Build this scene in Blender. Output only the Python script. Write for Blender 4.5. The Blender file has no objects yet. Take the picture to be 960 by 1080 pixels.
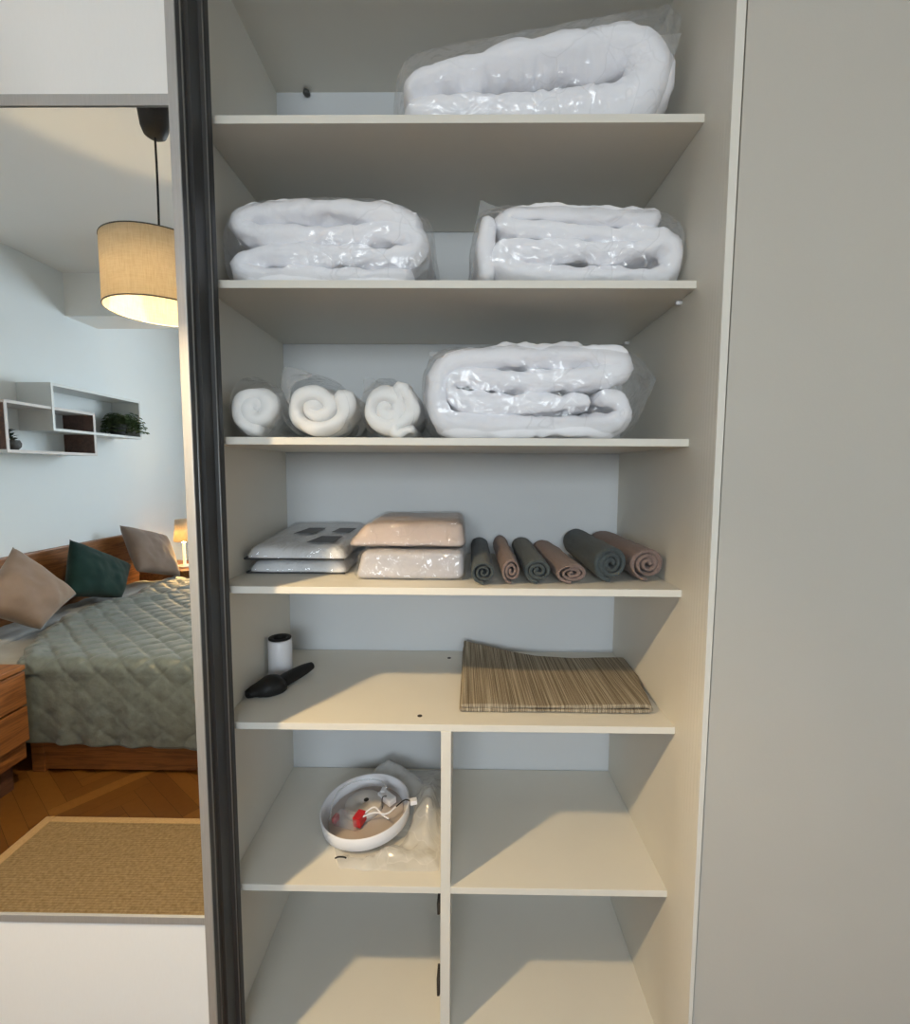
import bpy, bmesh, math, random
from mathutils import Vector, Matrix, noise
PI = math.pi
rnd = random.Random(7)
SC = bpy.context.scene
COL = SC.collection

# ------------------------------------------------------------------ materials
def new_mat(name):
    m = bpy.data.materials.new(name); m.use_nodes = True
    nt = m.node_tree
    return m, nt, nt.nodes['Principled BSDF'], nt.nodes['Material Output']

def rgb(c): return (c[0], c[1], c[2], 1.0)

def ramp(nt, fac, stops):
    r = nt.nodes.new('ShaderNodeValToRGB')
    el = r.color_ramp.elements
    while len(el) < len(stops): el.new(0.5)
    for e, (p, c) in zip(el, stops): e.position = p; e.color = rgb(c)
    nt.links.new(fac, r.inputs['Fac'])
    return r.outputs['Color']

def coords(nt, scale=(1, 1, 1), rot=(0, 0, 0)):
    tc = nt.nodes.new('ShaderNodeTexCoord'); mp = nt.nodes.new('ShaderNodeMapping')
    mp.inputs['Scale'].default_value = scale; mp.inputs['Rotation'].default_value = rot
    nt.links.new(tc.outputs['Object'], mp.inputs['Vector'])
    return mp.outputs['Vector']

def noise_tex(nt, vec, scale, detail=3, rough=.5, dist=0.0):
    n = nt.nodes.new('ShaderNodeTexNoise')
    n.inputs['Scale'].default_value = scale; n.inputs['Detail'].default_value = detail
    n.inputs['Roughness'].default_value = rough; n.inputs['Distortion'].default_value = dist
    nt.links.new(vec, n.inputs['Vector'])
    return n.outputs['Fac']

def bump(nt, h, strength, dist, normal_in):
    b = nt.nodes.new('ShaderNodeBump')
    b.inputs['Strength'].default_value = strength; b.inputs['Distance'].default_value = dist
    nt.links.new(h, b.inputs['Height']); nt.links.new(b.outputs['Normal'], normal_in)
    return b

def simple(name, c, rough=.5, c2=None, nscale=30, stretch=(1, 1, 1), bstr=0.0, bdist=.001, bscale=None, metal=0.0, spec=.5, sheen=0.0):
    m, nt, p, out = new_mat(name)
    p.inputs['Roughness'].default_value = rough; p.inputs['Metallic'].default_value = metal
    p.inputs['Specular IOR Level'].default_value = spec
    if sheen:
        p.inputs['Sheen Weight'].default_value = sheen
    v = coords(nt, stretch)
    f = noise_tex(nt, v, nscale, 4)
    nt.links.new(ramp(nt, f, [(.3, c), (.7, c2 or tuple(x * .94 for x in c))]), p.inputs['Base Color'])
    if bstr:
        g = noise_tex(nt, v, bscale or nscale * 3, 4)
        bump(nt, g, bstr, bdist, p.inputs['Normal'])
    return m

M = {}
M['melamine'] = simple('white_melamine', (.74, .712, .635), .42, (.73, .70, .625), 14, (1, 1, 1), .03, .0005, 300, spec=.35)
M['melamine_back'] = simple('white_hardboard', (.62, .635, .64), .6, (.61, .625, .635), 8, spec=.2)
M['wall'] = simple('pale_blue_wall_paint', (.82, .865, .88), .8, (.81, .855, .87), 5, (1, 1, 1), .12, .002, 160, spec=.2)
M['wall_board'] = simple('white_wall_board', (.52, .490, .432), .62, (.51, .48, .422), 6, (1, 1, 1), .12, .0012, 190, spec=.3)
M['ceiling'] = simple('ceiling_paint', (.87, .865, .84), .85, (.86, .855, .83), 4, spec=.2)
M['panel'] = simple('white_door_panel', (.80, .79, .77), .5, (.79, .78, .76), 60, (6, 1, 1), .05, .0005, 200, spec=.3)
M['alu'] = simple('brushed_aluminium', (.50, .50, .50), .42, (.44, .44, .44), 40, (30, 30, .6), .05, .0004, 120, metal=.55)
M['alu_dark'] = simple('aluminium_dark_reflection', (.070, .072, .074), .42, (.05, .052, .055), 60, (40, 40, .5), .08, .0005, 120, metal=.35)  # grey aluminium, the dark surroundings it reflects put into its colour
M['alu_ridge'] = simple('profile_ridge', (.30, .30, .30), .35, (.25, .25, .25), 40, (30, 30, .6), metal=.6)
M['black'] = simple('black_plastic', (.010, .010, .010), .55, (.014, .013, .012), 40, spec=.3)
M['dark_hole'] = simple('dark_recess', (.035, .028, .022), .7)
M['white_plastic'] = simple('white_plastic', (.80, .80, .83), .35, (.78, .78, .81), 20)
M['cream_plastic'] = simple('cream_plastic', (.62, .58, .54), .45, (.60, .56, .52), 25)
M['plate'] = simple('pinkish_grey_plate', (.50, .44, .41), .5, (.48, .42, .39), 25)
M['red_plastic'] = simple('red_plastic', (.55, .02, .03), .35, (.45, .015, .02), 60)
M['duvet'] = simple('white_duvet_cotton', (.93, .925, .955), .85, (.915, .91, .94), 30, (1, 1, 1), .55, .012, 17, spec=.1)
M['pillow_white'] = simple('white_pillow_cotton', (.90, .89, .87), .8, (.87, .86, .845), 30, (1, 1, 1), .55, .009, 24, spec=.15)
M['towel_teal'] = simple('teal_grey_towel', (.080, .095, .097), .95, (.052, .064, .068), 220, (1, 1, 1), .9, .002, 420, spec=.05, sheen=.15)
M['towel_taupe'] = simple('taupe_towel', (.26, .19, .165), .95, (.19, .135, .12), 220, (1, 1, 1), .9, .002, 420, spec=.05, sheen=.15)
M['sheet_pink'] = simple('dusty_pink_sheet', (.60, .50, .455), .8, (.56, .465, .42), 14, spec=.1)
M['sheet_grey'] = simple('pale_grey_sheet', (.56, .54, .56), .8, (.51, .49, .51), 14, spec=.1)
M['sheet_white'] = simple('white_sheet', (.74, .74, .74), .75, (.70, .70, .71), 14, spec=.1)
M['print_grey'] = simple('grey_print', (.085, .085, .09), .5)
M['piping'] = simple('dark_piping', (.03, .03, .032), .6)
M['pillow_taupe'] = simple('taupe_velvet', (.235, .175, .14), .85, (.19, .14, .11), 9, (1, 1, 1), .25, .004, 30, spec=.08, sheen=.35)
M['pillow_green'] = simple('dark_green_velvet', (.010, .034, .029), .8, (.006, .022, .019), 9, (1, 1, 1), .25, .004, 30, spec=.08, sheen=.15)
M['quilt'] = simple('grey_green_quilt', (.148, .178, .178), .38, (.105, .127, .127), 35, (1, 1, 1), .5, .004, 60, spec=.5, sheen=.2)
M['bed_sheet'] = simple('pale_grey_bed_sheet', (.36, .36, .35), .85, (.31, .31, .30), 8, (1, 1, 1), .3, .004, 18, spec=.1)
M['terracotta'] = simple('grey_stone_pot', (.10, .10, .10), .7, (.06, .06, .06), 60)
M['leaf'] = simple('fern_leaf', (.14, .20, .085), .5, (.06, .11, .045), 25)
M['leaf_dark'] = simple('dark_succulent_leaf', (.02, .045, .025), .5, (.012, .03, .018), 25)
M['bracket'] = simple('dark_bracket', (.06, .06, .056), .5)

def wood(name, a, b, stretch, rough=.42):
    m, nt, p, out = new_mat(name)
    v = coords(nt, stretch)
    n1 = noise_tex(nt, v, 5, 6, .6, .8)
    nt.links.new(ramp(nt, n1, [(.25, b), (.45, a), (.6, b), (.78, a)]), p.inputs['Base Color'])
    p.inputs['Roughness'].default_value = rough
    bump(nt, n1, .08, .001, p.inputs['Normal'])
    return m
M['wood_bed'] = wood('oiled_oak_bed', (.25, .095, .026), (.14, .048, .012), (.8, 9, 12))
M['wood_night'] = wood('oiled_oak_nightstand', (.30, .125, .040), (.16, .058, .018), (9, .8, 12))
M['wood_brown'] = wood('brown_wood_shelf', (.13, .065, .045), (.075, .038, .028), (8, 1, 8))
M['shelf_edge'] = simple('pale_shelf_edge', (.66, .61, .58), .5)
M['shelf_white'] = simple('white_wall_shelf', (.72, .74, .73), .5, (.70, .72, .71), 10)

def stripes_rug():
    m, nt, p, out = new_mat('ribbed_jute')
    v = coords(nt)
    w = nt.nodes.new('ShaderNodeTexWave'); w.bands_direction = 'Y'
    w.inputs['Scale'].default_value = 34; w.inputs['Distortion'].default_value = 1.2; w.inputs['Detail'].default_value = 3; w.inputs['Detail Scale'].default_value = 6
    nt.links.new(v, w.inputs['Vector'])
    n = noise_tex(nt, v, 90, 4)
    mx = nt.nodes.new('ShaderNodeMath'); mx.operation = 'MULTIPLY_ADD'
    mx.inputs[1].default_value = .18; nt.links.new(w.outputs['Fac'], mx.inputs[0]); nt.links.new(n, mx.inputs[2])
    nt.links.new(ramp(nt, mx.outputs[0], [(.3, (.19, .125, .06)), (.9, (.36, .26, .145))]), p.inputs['Base Color'])
    p.inputs['Roughness'].default_value = .95; p.inputs['Specular IOR Level'].default_value = .1
    bump(nt, w.outputs['Fac'], .4, .002, p.inputs['Normal'])
    return m
M['jute'] = stripes_rug()
M['jute_border'] = simple('jute_binding', (.50, .33, .16), .9, (.42, .27, .13), 120, (1, 1, 1), .4, .002, 250)

def placemat_mat():
    m, nt, p, out = new_mat('striped_woven_cotton')
    v = coords(nt, (1, .006, .05))
    w = noise_tex(nt, v, 620, 1, .5)
    w2 = noise_tex(nt, coords(nt, (1, 1, 1)), 500, 2)
    a = nt.nodes.new('ShaderNodeMath'); a.operation = 'MULTIPLY_ADD'; a.inputs[1].default_value = .25
    nt.links.new(w2, a.inputs[0]); nt.links.new(w, a.inputs[2])
    nt.links.new(ramp(nt, a.outputs[0], [(.42, (.14, .112, .078)), (.62, (.27, .225, .162)), (.82, (.46, .405, .31))]), p.inputs['Base Color'])
    p.inputs['Roughness'].default_value = .95; p.inputs['Specular IOR Level'].default_value = .1
    bump(nt, a.outputs[0], .7, .002, p.inputs['Normal'])
    return m
M['placemat'] = placemat_mat()

def parquet_mat():
    m, nt, p, out = new_mat('oak_parquet')
    at = nt.nodes.new('ShaderNodeAttribute'); at.attribute_name = 'plank'
    v = coords(nt, (1, 1, 1))
    n = noise_tex(nt, v, 40, 5, .6, .5)
    a = nt.nodes.new('ShaderNodeMath'); a.operation = 'MULTIPLY_ADD'; a.inputs[1].default_value = .35
    nt.links.new(n, a.inputs[0]); nt.links.new(at.outputs['Fac'], a.inputs[2])
    nt.links.new(ramp(nt, a.outputs[0], [(.15, (.115, .042, .008)), (.65, (.19, .080, .016)), (1.0, (.27, .130, .034))]), p.inputs['Base Color'])
    p.inputs['Roughness'].default_value = .33
    return m
M['parquet'] = parquet_mat()

def plastic(name, haze, spec, rough=.10, tint=(.985, .988, .99), bscale=11, bdist=.013, ridge=.10):
    """clear wrinkled packaging film: mostly see-through, glints where it turns"""
    m, nt, p, out = new_mat(name)
    nt.nodes.remove(p)
    N = nt.nodes.new
    v = coords(nt)
    n1 = noise_tex(nt, v, bscale * 1.6, 2.2, .55, .8)
    vo = N('ShaderNodeTexVoronoi'); vo.feature = 'DISTANCE_TO_EDGE'; vo.inputs['Scale'].default_value = bscale * 1.1
    wp = N('ShaderNodeTexNoise'); wp.inputs['Scale'].default_value = bscale * .9; nt.links.new(v, wp.inputs['Vector'])
    wa = N('ShaderNodeVectorMath'); wa.operation = 'MULTIPLY_ADD'; wa.inputs[1].default_value = (.16, .16, .16)
    nt.links.new(wp.outputs['Color'], wa.inputs[0]); nt.links.new(v, wa.inputs[2]); nt.links.new(wa.outputs[0], vo.inputs['Vector'])
    vs = N('ShaderNodeMath'); vs.operation = 'MULTIPLY'; vs.inputs[1].default_value = .8; nt.links.new(vo.outputs['Distance'], vs.inputs[0])
    r2 = N('ShaderNodeMath'); r2.operation = 'MULTIPLY_ADD'; r2.inputs[1].default_value = 1.0; nt.links.new(n1, r2.inputs[0]); nt.links.new(vs.outputs[0], r2.inputs[2])
    bp = N('ShaderNodeBump'); bp.inputs['Strength'].default_value = .9; bp.inputs['Distance'].default_value = bdist
    nt.links.new(r2.outputs[0], bp.inputs['Height'])
    tr = N('ShaderNodeBsdfTransparent'); tr.inputs['Color'].default_value = rgb(tint)
    df = N('ShaderNodeBsdfDiffuse'); df.inputs['Color'].default_value = (.95, .955, .965, 1); nt.links.new(bp.outputs['Normal'], df.inputs['Normal'])
    tl = N('ShaderNodeBsdfTranslucent'); tl.inputs['Color'].default_value = (.95, .955, .965, 1)
    ad = N('ShaderNodeMixShader'); ad.inputs[0].default_value = .5; nt.links.new(df.outputs[0], ad.inputs[1]); nt.links.new(tl.outputs[0], ad.inputs[2])
    gl = N('ShaderNodeBsdfGlossy'); gl.inputs['Roughness'].default_value = rough; gl.inputs['Color'].default_value = (1, 1, 1, 1)
    nt.links.new(bp.outputs['Normal'], gl.inputs['Normal'])
    hz = N('ShaderNodeMixShader')
    wr = N('ShaderNodeMapRange'); wr.inputs['From Min'].default_value = 0; wr.inputs['From Max'].default_value = .03
    wr.inputs['To Min'].default_value = min(1, haze + ridge); wr.inputs['To Max'].default_value = haze
    nt.links.new(vo.outputs['Distance'], wr.inputs['Value'])
    n2 = noise_tex(nt, v, bscale * .35, 2)
    mk = N('ShaderNodeMapRange'); mk.inputs['From Min'].default_value = .48; mk.inputs['From Max'].default_value = .60
    nt.links.new(n2, mk.inputs['Value'])
    lp = N('ShaderNodeMix'); lp.inputs['A'].default_value = haze
    nt.links.new(mk.outputs['Result'], lp.inputs['Factor']); nt.links.new(wr.outputs['Result'], lp.inputs['B'])
    nt.links.new(lp.outputs['Result'], hz.inputs[0])
    nt.links.new(tr.outputs[0], hz.inputs[1]); nt.links.new(ad.outputs[0], hz.inputs[2])
    fr = N('ShaderNodeFresnel'); fr.inputs['IOR'].default_value = 1.45; nt.links.new(bp.outputs['Normal'], fr.inputs['Normal'])
    mu = N('ShaderNodeMath'); mu.operation = 'MULTIPLY'; mu.inputs[1].default_value = spec; nt.links.new(fr.outputs[0], mu.inputs[0])
    mn = N('ShaderNodeMath'); mn.operation = 'MINIMUM'; mn.inputs[1].default_value = .30; nt.links.new(mu.outputs[0], mn.inputs[0]); mu = mn
    mx = N('ShaderNodeMixShader'); nt.links.new(mu.outputs[0], mx.inputs[0]); nt.links.new(hz.outputs[0], mx.inputs[1]); nt.links.new(gl.outputs[0], mx.inputs[2])
    nt.links.new(mx.outputs[0], out.inputs['Surface'])
    return m
M['film'] = plastic('clear_bag_film', .09, 1.0, .13)
M['film_flap'] = plastic('clear_bag_film_double', .32, 1.0, .13, ridge=.25)
M['film_tight'] = plastic('clear_wrap_film', .05, 1.7, .08, bscale=13, bdist=.022)
M['film_soft'] = plastic('soft_translucent_film', .46, 1.2, .2, bscale=11, bdist=.012, ridge=.08)
M['clear_plastic'] = plastic('clear_connector_plastic', .22, 1.2, .1, bscale=3, bdist=.001, ridge=.05)

def mirror_mat():
    m, nt, p, out = new_mat('silvered_mirror')
    p.inputs['Base Color'].default_value = (.95, .97, .965, 1); p.inputs['Metallic'].default_value = 1; p.inputs['Roughness'].default_value = 0.0
    return m
M['mirror'] = mirror_mat()

def shade_mat():
    m, nt, p, out = new_mat('linen_lamp_shade')
    nt.nodes.remove(p); N = nt.nodes.new
    v1 = coords(nt, (1, 1, 14)); v2 = coords(nt, (12, 12, 1))
    a = noise_tex(nt, v1, 30, 4); b = noise_tex(nt, v2, 30, 3)
    ad = N('ShaderNodeMath'); ad.operation = 'MULTIPLY_ADD'; ad.inputs[1].default_value = .7; nt.links.new(a, ad.inputs[0]); nt.links.new(b, ad.inputs[2])
    c = ramp(nt, ad.outputs[0], [(.6, (.56, .49, .37)), (1.1, (.66, .60, .49))])
    tl = N('ShaderNodeBsdfTranslucent'); nt.links.new(c, tl.inputs['Color'])
    df = N('ShaderNodeBsdfDiffuse'); nt.links.new(c, df.inputs['Color'])
    mx = N('ShaderNodeMixShader'); mx.inputs[0].default_value = .66
    nt.links.new(tl.outputs[0], mx.inputs[1]); nt.links.new(df.outputs[0], mx.inputs[2]); nt.links.new(mx.outputs[0], out.inputs['Surface'])
    return m
M['shade'] = shade_mat()

def emit(name, c, s):
    m, nt, p, out = new_mat(name)
    p.inputs['Base Color'].default_value = rgb(c); p.inputs['Emission Color'].default_value = rgb(c); p.inputs['Emission Strength'].default_value = s
    return m
LAMP_E = 2350.0
M['bulb'] = emit('warm_bulb', (1.0, .73, .39), LAMP_E)
M['bulb_small'] = emit('warm_bedside_bulb', (1.0, .62, .22), 330.0)

def glass_mat():
    m, nt, p, out = new_mat('window_glass')
    nt.nodes.remove(p); N = nt.nodes.new
    tr = N('ShaderNodeBsdfTransparent'); gl = N('ShaderNodeBsdfGlossy'); gl.inputs['Roughness'].default_value = .01
    mx = N('ShaderNodeMixShader'); mx.inputs[0].default_value = .06
    nt.links.new(tr.outputs[0], mx.inputs[1]); nt.links.new(gl.outputs[0], mx.inputs[2]); nt.links.new(mx.outputs[0], out.inputs['Surface'])
    return m
M['glass'] = glass_mat()

# ------------------------------------------------------------------ mesh helpers
def obj(name, bm, mat, parent=None, smooth=False, mats=None):
    me = bpy.data.meshes.new(name)
    bmesh.ops.recalc_face_normals(bm, faces=bm.faces)
    bm.to_mesh(me); bm.free()
    for k in (mats or [mat]): me.materials.append(k)
    if smooth:
        for p in me.polygons: p.use_smooth = True
    o = bpy.data.objects.new(name, me); COL.objects.link(o)
    if parent:
        o.parent = parent
        o.matrix_parent_inverse = Matrix.Identity(4)
        me.transform(Matrix.Translation(-world_loc(parent)))
    return o

def world_loc(o):
    v = Vector(o.location)
    while o.parent:
        o = o.parent; v += Vector(o.location)
    return v

def empty(name, loc, label, cat, group=None):
    o = bpy.data.objects.new(name, None); COL.objects.link(o)
    o.empty_display_size = .05; o.location = loc
    return tag(o, label, cat, group)

def tag(o, label, cat, group=None):
    o['label'] = label; o['category'] = cat
    if group: o['group'] = group
    return o

def struct(name, bm, mat, smooth=False, parent=None):
    o = obj(name, bm, mat, parent, smooth)
    if parent is None: o['kind'] = 'structure'
    return o

def center_origin(o):
    """put a single-mesh thing's origin at its base"""
    me = o.data
    xs = [v.co.x for v in me.vertices]; ys = [v.co.y for v in me.vertices]; zs = [v.co.z for v in me.vertices]
    c = Vector(((min(xs) + max(xs)) / 2, (min(ys) + max(ys)) / 2, min(zs)))
    me.transform(Matrix.Translation(-c)); o.location = c
    return o

def add_box(bm, a, b, bev=0.0, seg=2, mi=0):
    x0, y0, z0 = a; x1, y1, z1 = b
    vs = [bm.verts.new(p) for p in ((x0, y0, z0), (x1, y0, z0), (x1, y1, z0), (x0, y1, z0), (x0, y0, z1), (x1, y0, z1), (x1, y1, z1), (x0, y1, z1))]
    fs = [bm.faces.new([vs[i] for i in f]) for f in ((3, 2, 1, 0), (4, 5, 6, 7), (0, 1, 5, 4), (1, 2, 6, 5), (2, 3, 7, 6), (3, 0, 4, 7))]
    for f in fs: f.material_index = mi
    if bev:
        es = list({e for f in fs for e in f.edges})
        bmesh.ops.bevel(bm, geom=es, offset=bev, segments=seg, profile=.6, affect='EDGES', material=-1)
    return vs

def box(a, b, bev=0.0, seg=2):
    bm = bmesh.new(); add_box(bm, a, b, bev, seg); return bm

def add_prism(bm, poly, z0, z1):
    """poly in x,y extruded along z"""
    a = [bm.verts.new((x, y, z0)) for x, y in poly]; b = [bm.verts.new((x, y, z1)) for x, y in poly]
    n = len(poly)
    for i in range(n): bm.faces.new((a[i], a[(i + 1) % n], b[(i + 1) % n], b[i]))
    bm.faces.new(a[::-1]); bm.faces.new(b)

def catmull(pts, n):
    P = [Vector(p) for p in pts]
    P = [P[0] * 2 - P[1]] + P + [P[-1] * 2 - P[-2]]
    dense = []
    for i in range(1, len(P) - 2):
        for k in range(24):
            t = k / 24; a, b, c, d = P[i - 1], P[i], P[i + 1], P[i + 2]
            dense.append(.5 * ((2 * b) + (c - a) * t + (2 * a - 5 * b + 4 * c - d) * t * t + (3 * b - a - 3 * c + d) * t ** 3))
    dense.append(P[-2])
    L = [0]
    for i in range(1, len(dense)):
        d = dense[i] - dense[i - 1]; L.append(L[-1] + math.hypot(d[0], d[1]) + (abs(d[2]) if len(d) > 2 and False else 0))
    out = []; j = 0
    for k in range(n):
        s = L[-1] * k / (n - 1)
        while j < len(L) - 2 and L[j + 1] < s: j += 1
        u = (s - L[j]) / max(1e-9, L[j + 1] - L[j])
        out.append(dense[j].lerp(dense[j + 1], min(1, max(0, u))))
    return out

def add_tube(bm, pts, r, n=8, cap=True):
    pts = [Vector(p) for p in pts]
    d0 = pts[-1] - pts[0]
    rings = []; up = Vector((1, 0, 0)) if abs(d0.z) > .8 * d0.length and d0.length > 0 else Vector((0, 0, 1))
    for i, p in enumerate(pts):
        t = (pts[min(i + 1, len(pts) - 1)] - pts[max(i - 1, 0)]).normalized()
        a = t.cross(up)
        if a.length < 1e-3: a = t.cross(Vector((0, 1, 0)))
        a.normalize(); b = t.cross(a)
        rr = r[i] if isinstance(r, (list, tuple)) else r
        rings.append([bm.verts.new(p + (a * math.cos(2 * PI * k / n) + b * math.sin(2 * PI * k / n)) * rr) for k in range(n)])
    for A, B in zip(rings, rings[1:]):
        for k in range(n): bm.faces.new((A[k], A[(k + 1) % n], B[(k + 1) % n], B[k]))
    if cap: bm.faces.new(rings[0][::-1]); bm.faces.new(rings[-1])

def smooth_path(pts, n=30):
    P = [Vector(p) for p in pts]; P = [P[0] * 2 - P[1]] + P + [P[-1] * 2 - P[-2]]
    out = []; segs = len(P) - 3
    for k in range(n):
        s = segs * k / (n - 1); i = min(int(s), segs - 1); t = s - i
        a, b, c, d = P[i:i + 4]
        out.append(.5 * ((2 * b) + (c - a) * t + (2 * a - 5 * b + 4 * c - d) * t * t + (3 * b - a - 3 * c + d) * t ** 3))
    return out

def add_lathe(bm, prof, c=(0, 0, 0), n=48, mat=None, closed=False):
    """profile (r, z) spun about z through c; mat: optional 3x3 tilt"""
    c = Vector(c); rings = []
    for r, z in prof:
        ring = []
        for k in range(n):
            v = Vector((r * math.cos(2 * PI * k / n), r * math.sin(2 * PI * k / n), z))
            if mat: v = mat @ v
            ring.append(bm.verts.new(c + v))
        rings.append(ring)
    pr = list(zip(rings, rings[1:])) + ([(rings[-1], rings[0])] if closed else [])
    for A, B in pr:
        for k in range(n): bm.faces.new((A[k], A[(k + 1) % n], B[(k + 1) % n], B[k]))
    if not closed:
        if prof[0][0] > 1e-4: bm.faces.new(rings[0][::-1])
        if prof[-1][0] > 1e-4: bm.faces.new(rings[-1])
        bmesh.ops.remove_doubles(bm, verts=[v for R in (rings[0], rings[-1]) for v in R], dist=1e-5)

def nz(x, y, z, s=1.0, seed=0):
    return noise.noise(Vector((x * s + seed * 13.7, y * s - seed * 7.3, z * s + seed * 3.1)))

def ribbon(path, t, y0, y1, ny=18, n=140, seed=0, lump=.006, lscale=9, edge=.008, skew=0.0, rnd_len=None, zmin=0.0, xmin=-9, xmax=9, fuzz=0.0, fscale=60, stitch=0.0, back_t=1.0):
    """a thick cloth strip whose section follows `path` in x,z (with optional local thickness as third value), run along y:
    folded duvets, rolled towels and folded mats are all this"""
    P3 = [(p[0], p[1], (p[2] if len(p) > 2 else t)) for p in path]
    C = catmull(P3, n)
    ln = sum(math.hypot(C[i + 1][0] - C[i][0], C[i + 1][1] - C[i][1]) for i in range(n - 1))
    bm = bmesh.new(); slices = []
    rl = rnd_len or t * .5
    K = 7
    vs = [(y0 + rl * (1 - math.cos(a)), .02 + .98 * math.sin(a)) for a in [i / K * PI / 2 for i in range(K)]]
    for k in range(ny): vs.append((y0 + rl + (y1 - y0 - 2 * rl) * k / (ny - 1), 1.0))
    vs += [(y1 - rl * (1 - math.cos(a)), .02 + .98 * math.sin(a)) for a in [i / K * PI / 2 for i in range(K - 1, -1, -1)]]
    for (y, e) in vs:
        v01 = (y - y0) / (y1 - y0)
        L = []; R = []; cs = []; ce = []
        for i in range(n):
            a = C[max(0, i - 1)]; b = C[min(n - 1, i + 1)]
            tx, tz = b[0] - a[0], b[1] - a[1]; l = math.hypot(tx, tz) or 1
            nx, nzv = -tz / l, tx / l
            cx, cz, th = C[i]
            yy = y + edge * nz(cx, cz, 0, 14, seed + 5) * (1 - v01) + edge * nz(cx, cz, 0, 14, seed + 9) * v01
            h = th * .5 * e * (1 + (back_t - 1) * v01)
            if stitch:
                q = ((ln * i / n + .03 * nz(yy, 0, 0, 5, seed)) / stitch) % 1 - .5
                g = ((y + .02 * nz(cx, cz, 0, 6, seed)) / stitch) % 1 - .5
                h *= 1 - .10 * math.exp(-(q / .07) ** 2) - .10 * math.exp(-(g / .08) ** 2)
            for side, arr in ((1, L), (-1, R)):
                px, pz = cx + nx * h * side, cz + nzv * h * side
                d = lump * nz(px, yy, pz, lscale, seed) * e
                if stitch: d += e * lump * .45 * nz(px, yy, pz, lscale * 3.1, seed + 1) + e * lump * .5 * (abs(nz(px, yy * .6, pz, lscale * 2.2, seed + 6)) - .25)
                if fuzz: d += e * fuzz * nz(px, yy, pz, fscale, seed + 2)
                arr.append(Vector((px + nx * d * side + skew * (y - y0), yy, pz + nzv * d * side)))
            if i in (0, n - 1):
                sg = -1 if i == 0 else 1
                arr = cs if i == 0 else ce
                for q in (.75, .5, .25):
                    an = PI * q
                    arr.append(Vector((cx + (nx * math.cos(an) + sg * tx / l * math.sin(an)) * h + skew * (y - y0), yy, cz + (nzv * math.cos(an) + sg * tz / l * math.sin(an)) * h)))
        ring = L + ce[::-1] + R[::-1] + cs
        for v in ring:
            v.z = max(v.z, zmin); v.x = min(max(v.x, xmin), xmax)
        slices.append([bm.verts.new(v) for v in ring])
    m = len(slices[0])
    for A, B in zip(slices, slices[1:]):
        for k in range(m): bm.faces.new((A[k], A[(k + 1) % m], B[(k + 1) % m], B[k]))
    for S in (slices[0], slices[-1]):
        Lv = S[:n]; cev = S[n:n + 3]; Rv = S[n + 3:2 * n + 3][::-1]; csv = S[2 * n + 3:]
        for i in range(n - 1): bm.faces.new((Lv[i], Lv[i + 1], Rv[i + 1], Rv[i]))
        bm.faces.new([Lv[-1]] + cev + [Rv[-1]]); bm.faces.new([Rv[0]] + csv + [Lv[0]])
    return bm

def bag(stations, n_len=44, n_ring=56, seed=0, wr=.006, wscale=14, zmin=0, xmin=-9, xmax=9, power=3.0, ymax=.425):
    """a film bag lofted along x: stations are (x, z centre, half height, y centre, half depth)"""
    bm = bmesh.new(); rings = []
    S = [Vector(s) for s in stations]
    P = [S[0] * 2 - S[1]] + S + [S[-1] * 2 - S[-2]]
    segs = len(S) - 1
    for k in range(n_len):
        s = segs * k / (n_len - 1); i = min(int(s), segs - 1); t = s - i
        a, b, c, d = P[i:i + 4]
        q = .5 * ((2 * b) + (c - a) * t + (2 * a - 5 * b + 4 * c - d) * t * t + (3 * b - a - 3 * c + d) * t ** 3)
        x, zc, hh, yc, hd = q
        hh = max(hh, .0015); hd = max(hd, .003)
        ring = []
        for j in range(n_ring):
            a2 = 2 * PI * j / n_ring; ca, sa = math.cos(a2), math.sin(a2)
            ex = 2 / power
            yy = yc + hd * math.copysign(abs(ca) ** ex, ca); zz = zc + hh * math.copysign(abs(sa) ** ex, sa)
            w = wr * min(1, hh / .03 + .3)
            r = nz(x, yy, zz, wscale, seed); r = (1 - 2 * abs(r)) * w + nz(x, yy, zz, wscale * 3, seed + 3) * w * .4 - w * .6
            yy2 = yy + r * ca; zz2 = zz + r * sa
            ring.append(bm.verts.new((min(max(x + nz(yy, zz, x, 18, seed + 8) * .006, xmin), xmax), min(yy2, ymax), max(zz2, zmin))))
        rings.append(ring)
    for A, B in zip(rings, rings[1:]):
        for j in range(n_ring): bm.faces.new((A[j], A[(j + 1) % n_ring], B[(j + 1) % n_ring], B[j]))
    for R, rev in ((rings[0], True), (rings[-1], False)):
        h = n_ring // 2
        for j in range(h - 1):
            # zip the seam: upper row to lower row
            a, b = R[j], R[j + 1]; c, d = R[(n_ring - 1 - j) % n_ring], R[n_ring - 2 - j] if n_ring - 2 - j >= 0 else R[0]
            try: bm.faces.new((a, b, d, c))
            except ValueError: pass
    return bm

def sheet_flap(pts_grid, thick=.0012):
    """thin film flap from a grid of points, given real thickness"""
    bm = bmesh.new()
    V = [[bm.verts.new(p) for p in row] for row in pts_grid]
    for r in range(len(V) - 1):
        for c in range(len(V[0]) - 1): bm.faces.new((V[r][c], V[r][c + 1], V[r + 1][c + 1], V[r + 1][c]))
    return bm

# ------------------------------------------------------------------ dimensions (metres)
WL, WR = -2.10, 2.55            # left and right walls of the bedroom
YB = -4.05                      # back wall
HC = 2.70                       # ceiling
YF = -.094                      # plane of the wall beside the wardrobe
EYE = 1.42
T = .0157                       # board thickness
S = dict(S0=EYE + 1.0753, S1=EYE + .6984, S2=EYE + .3845, S3=EYE + .0681, S4=EYE - .2507, S5=EYE - .557, S6=EYE - .9431, S7=EYE - 1.32)
DEP = .43

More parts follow.
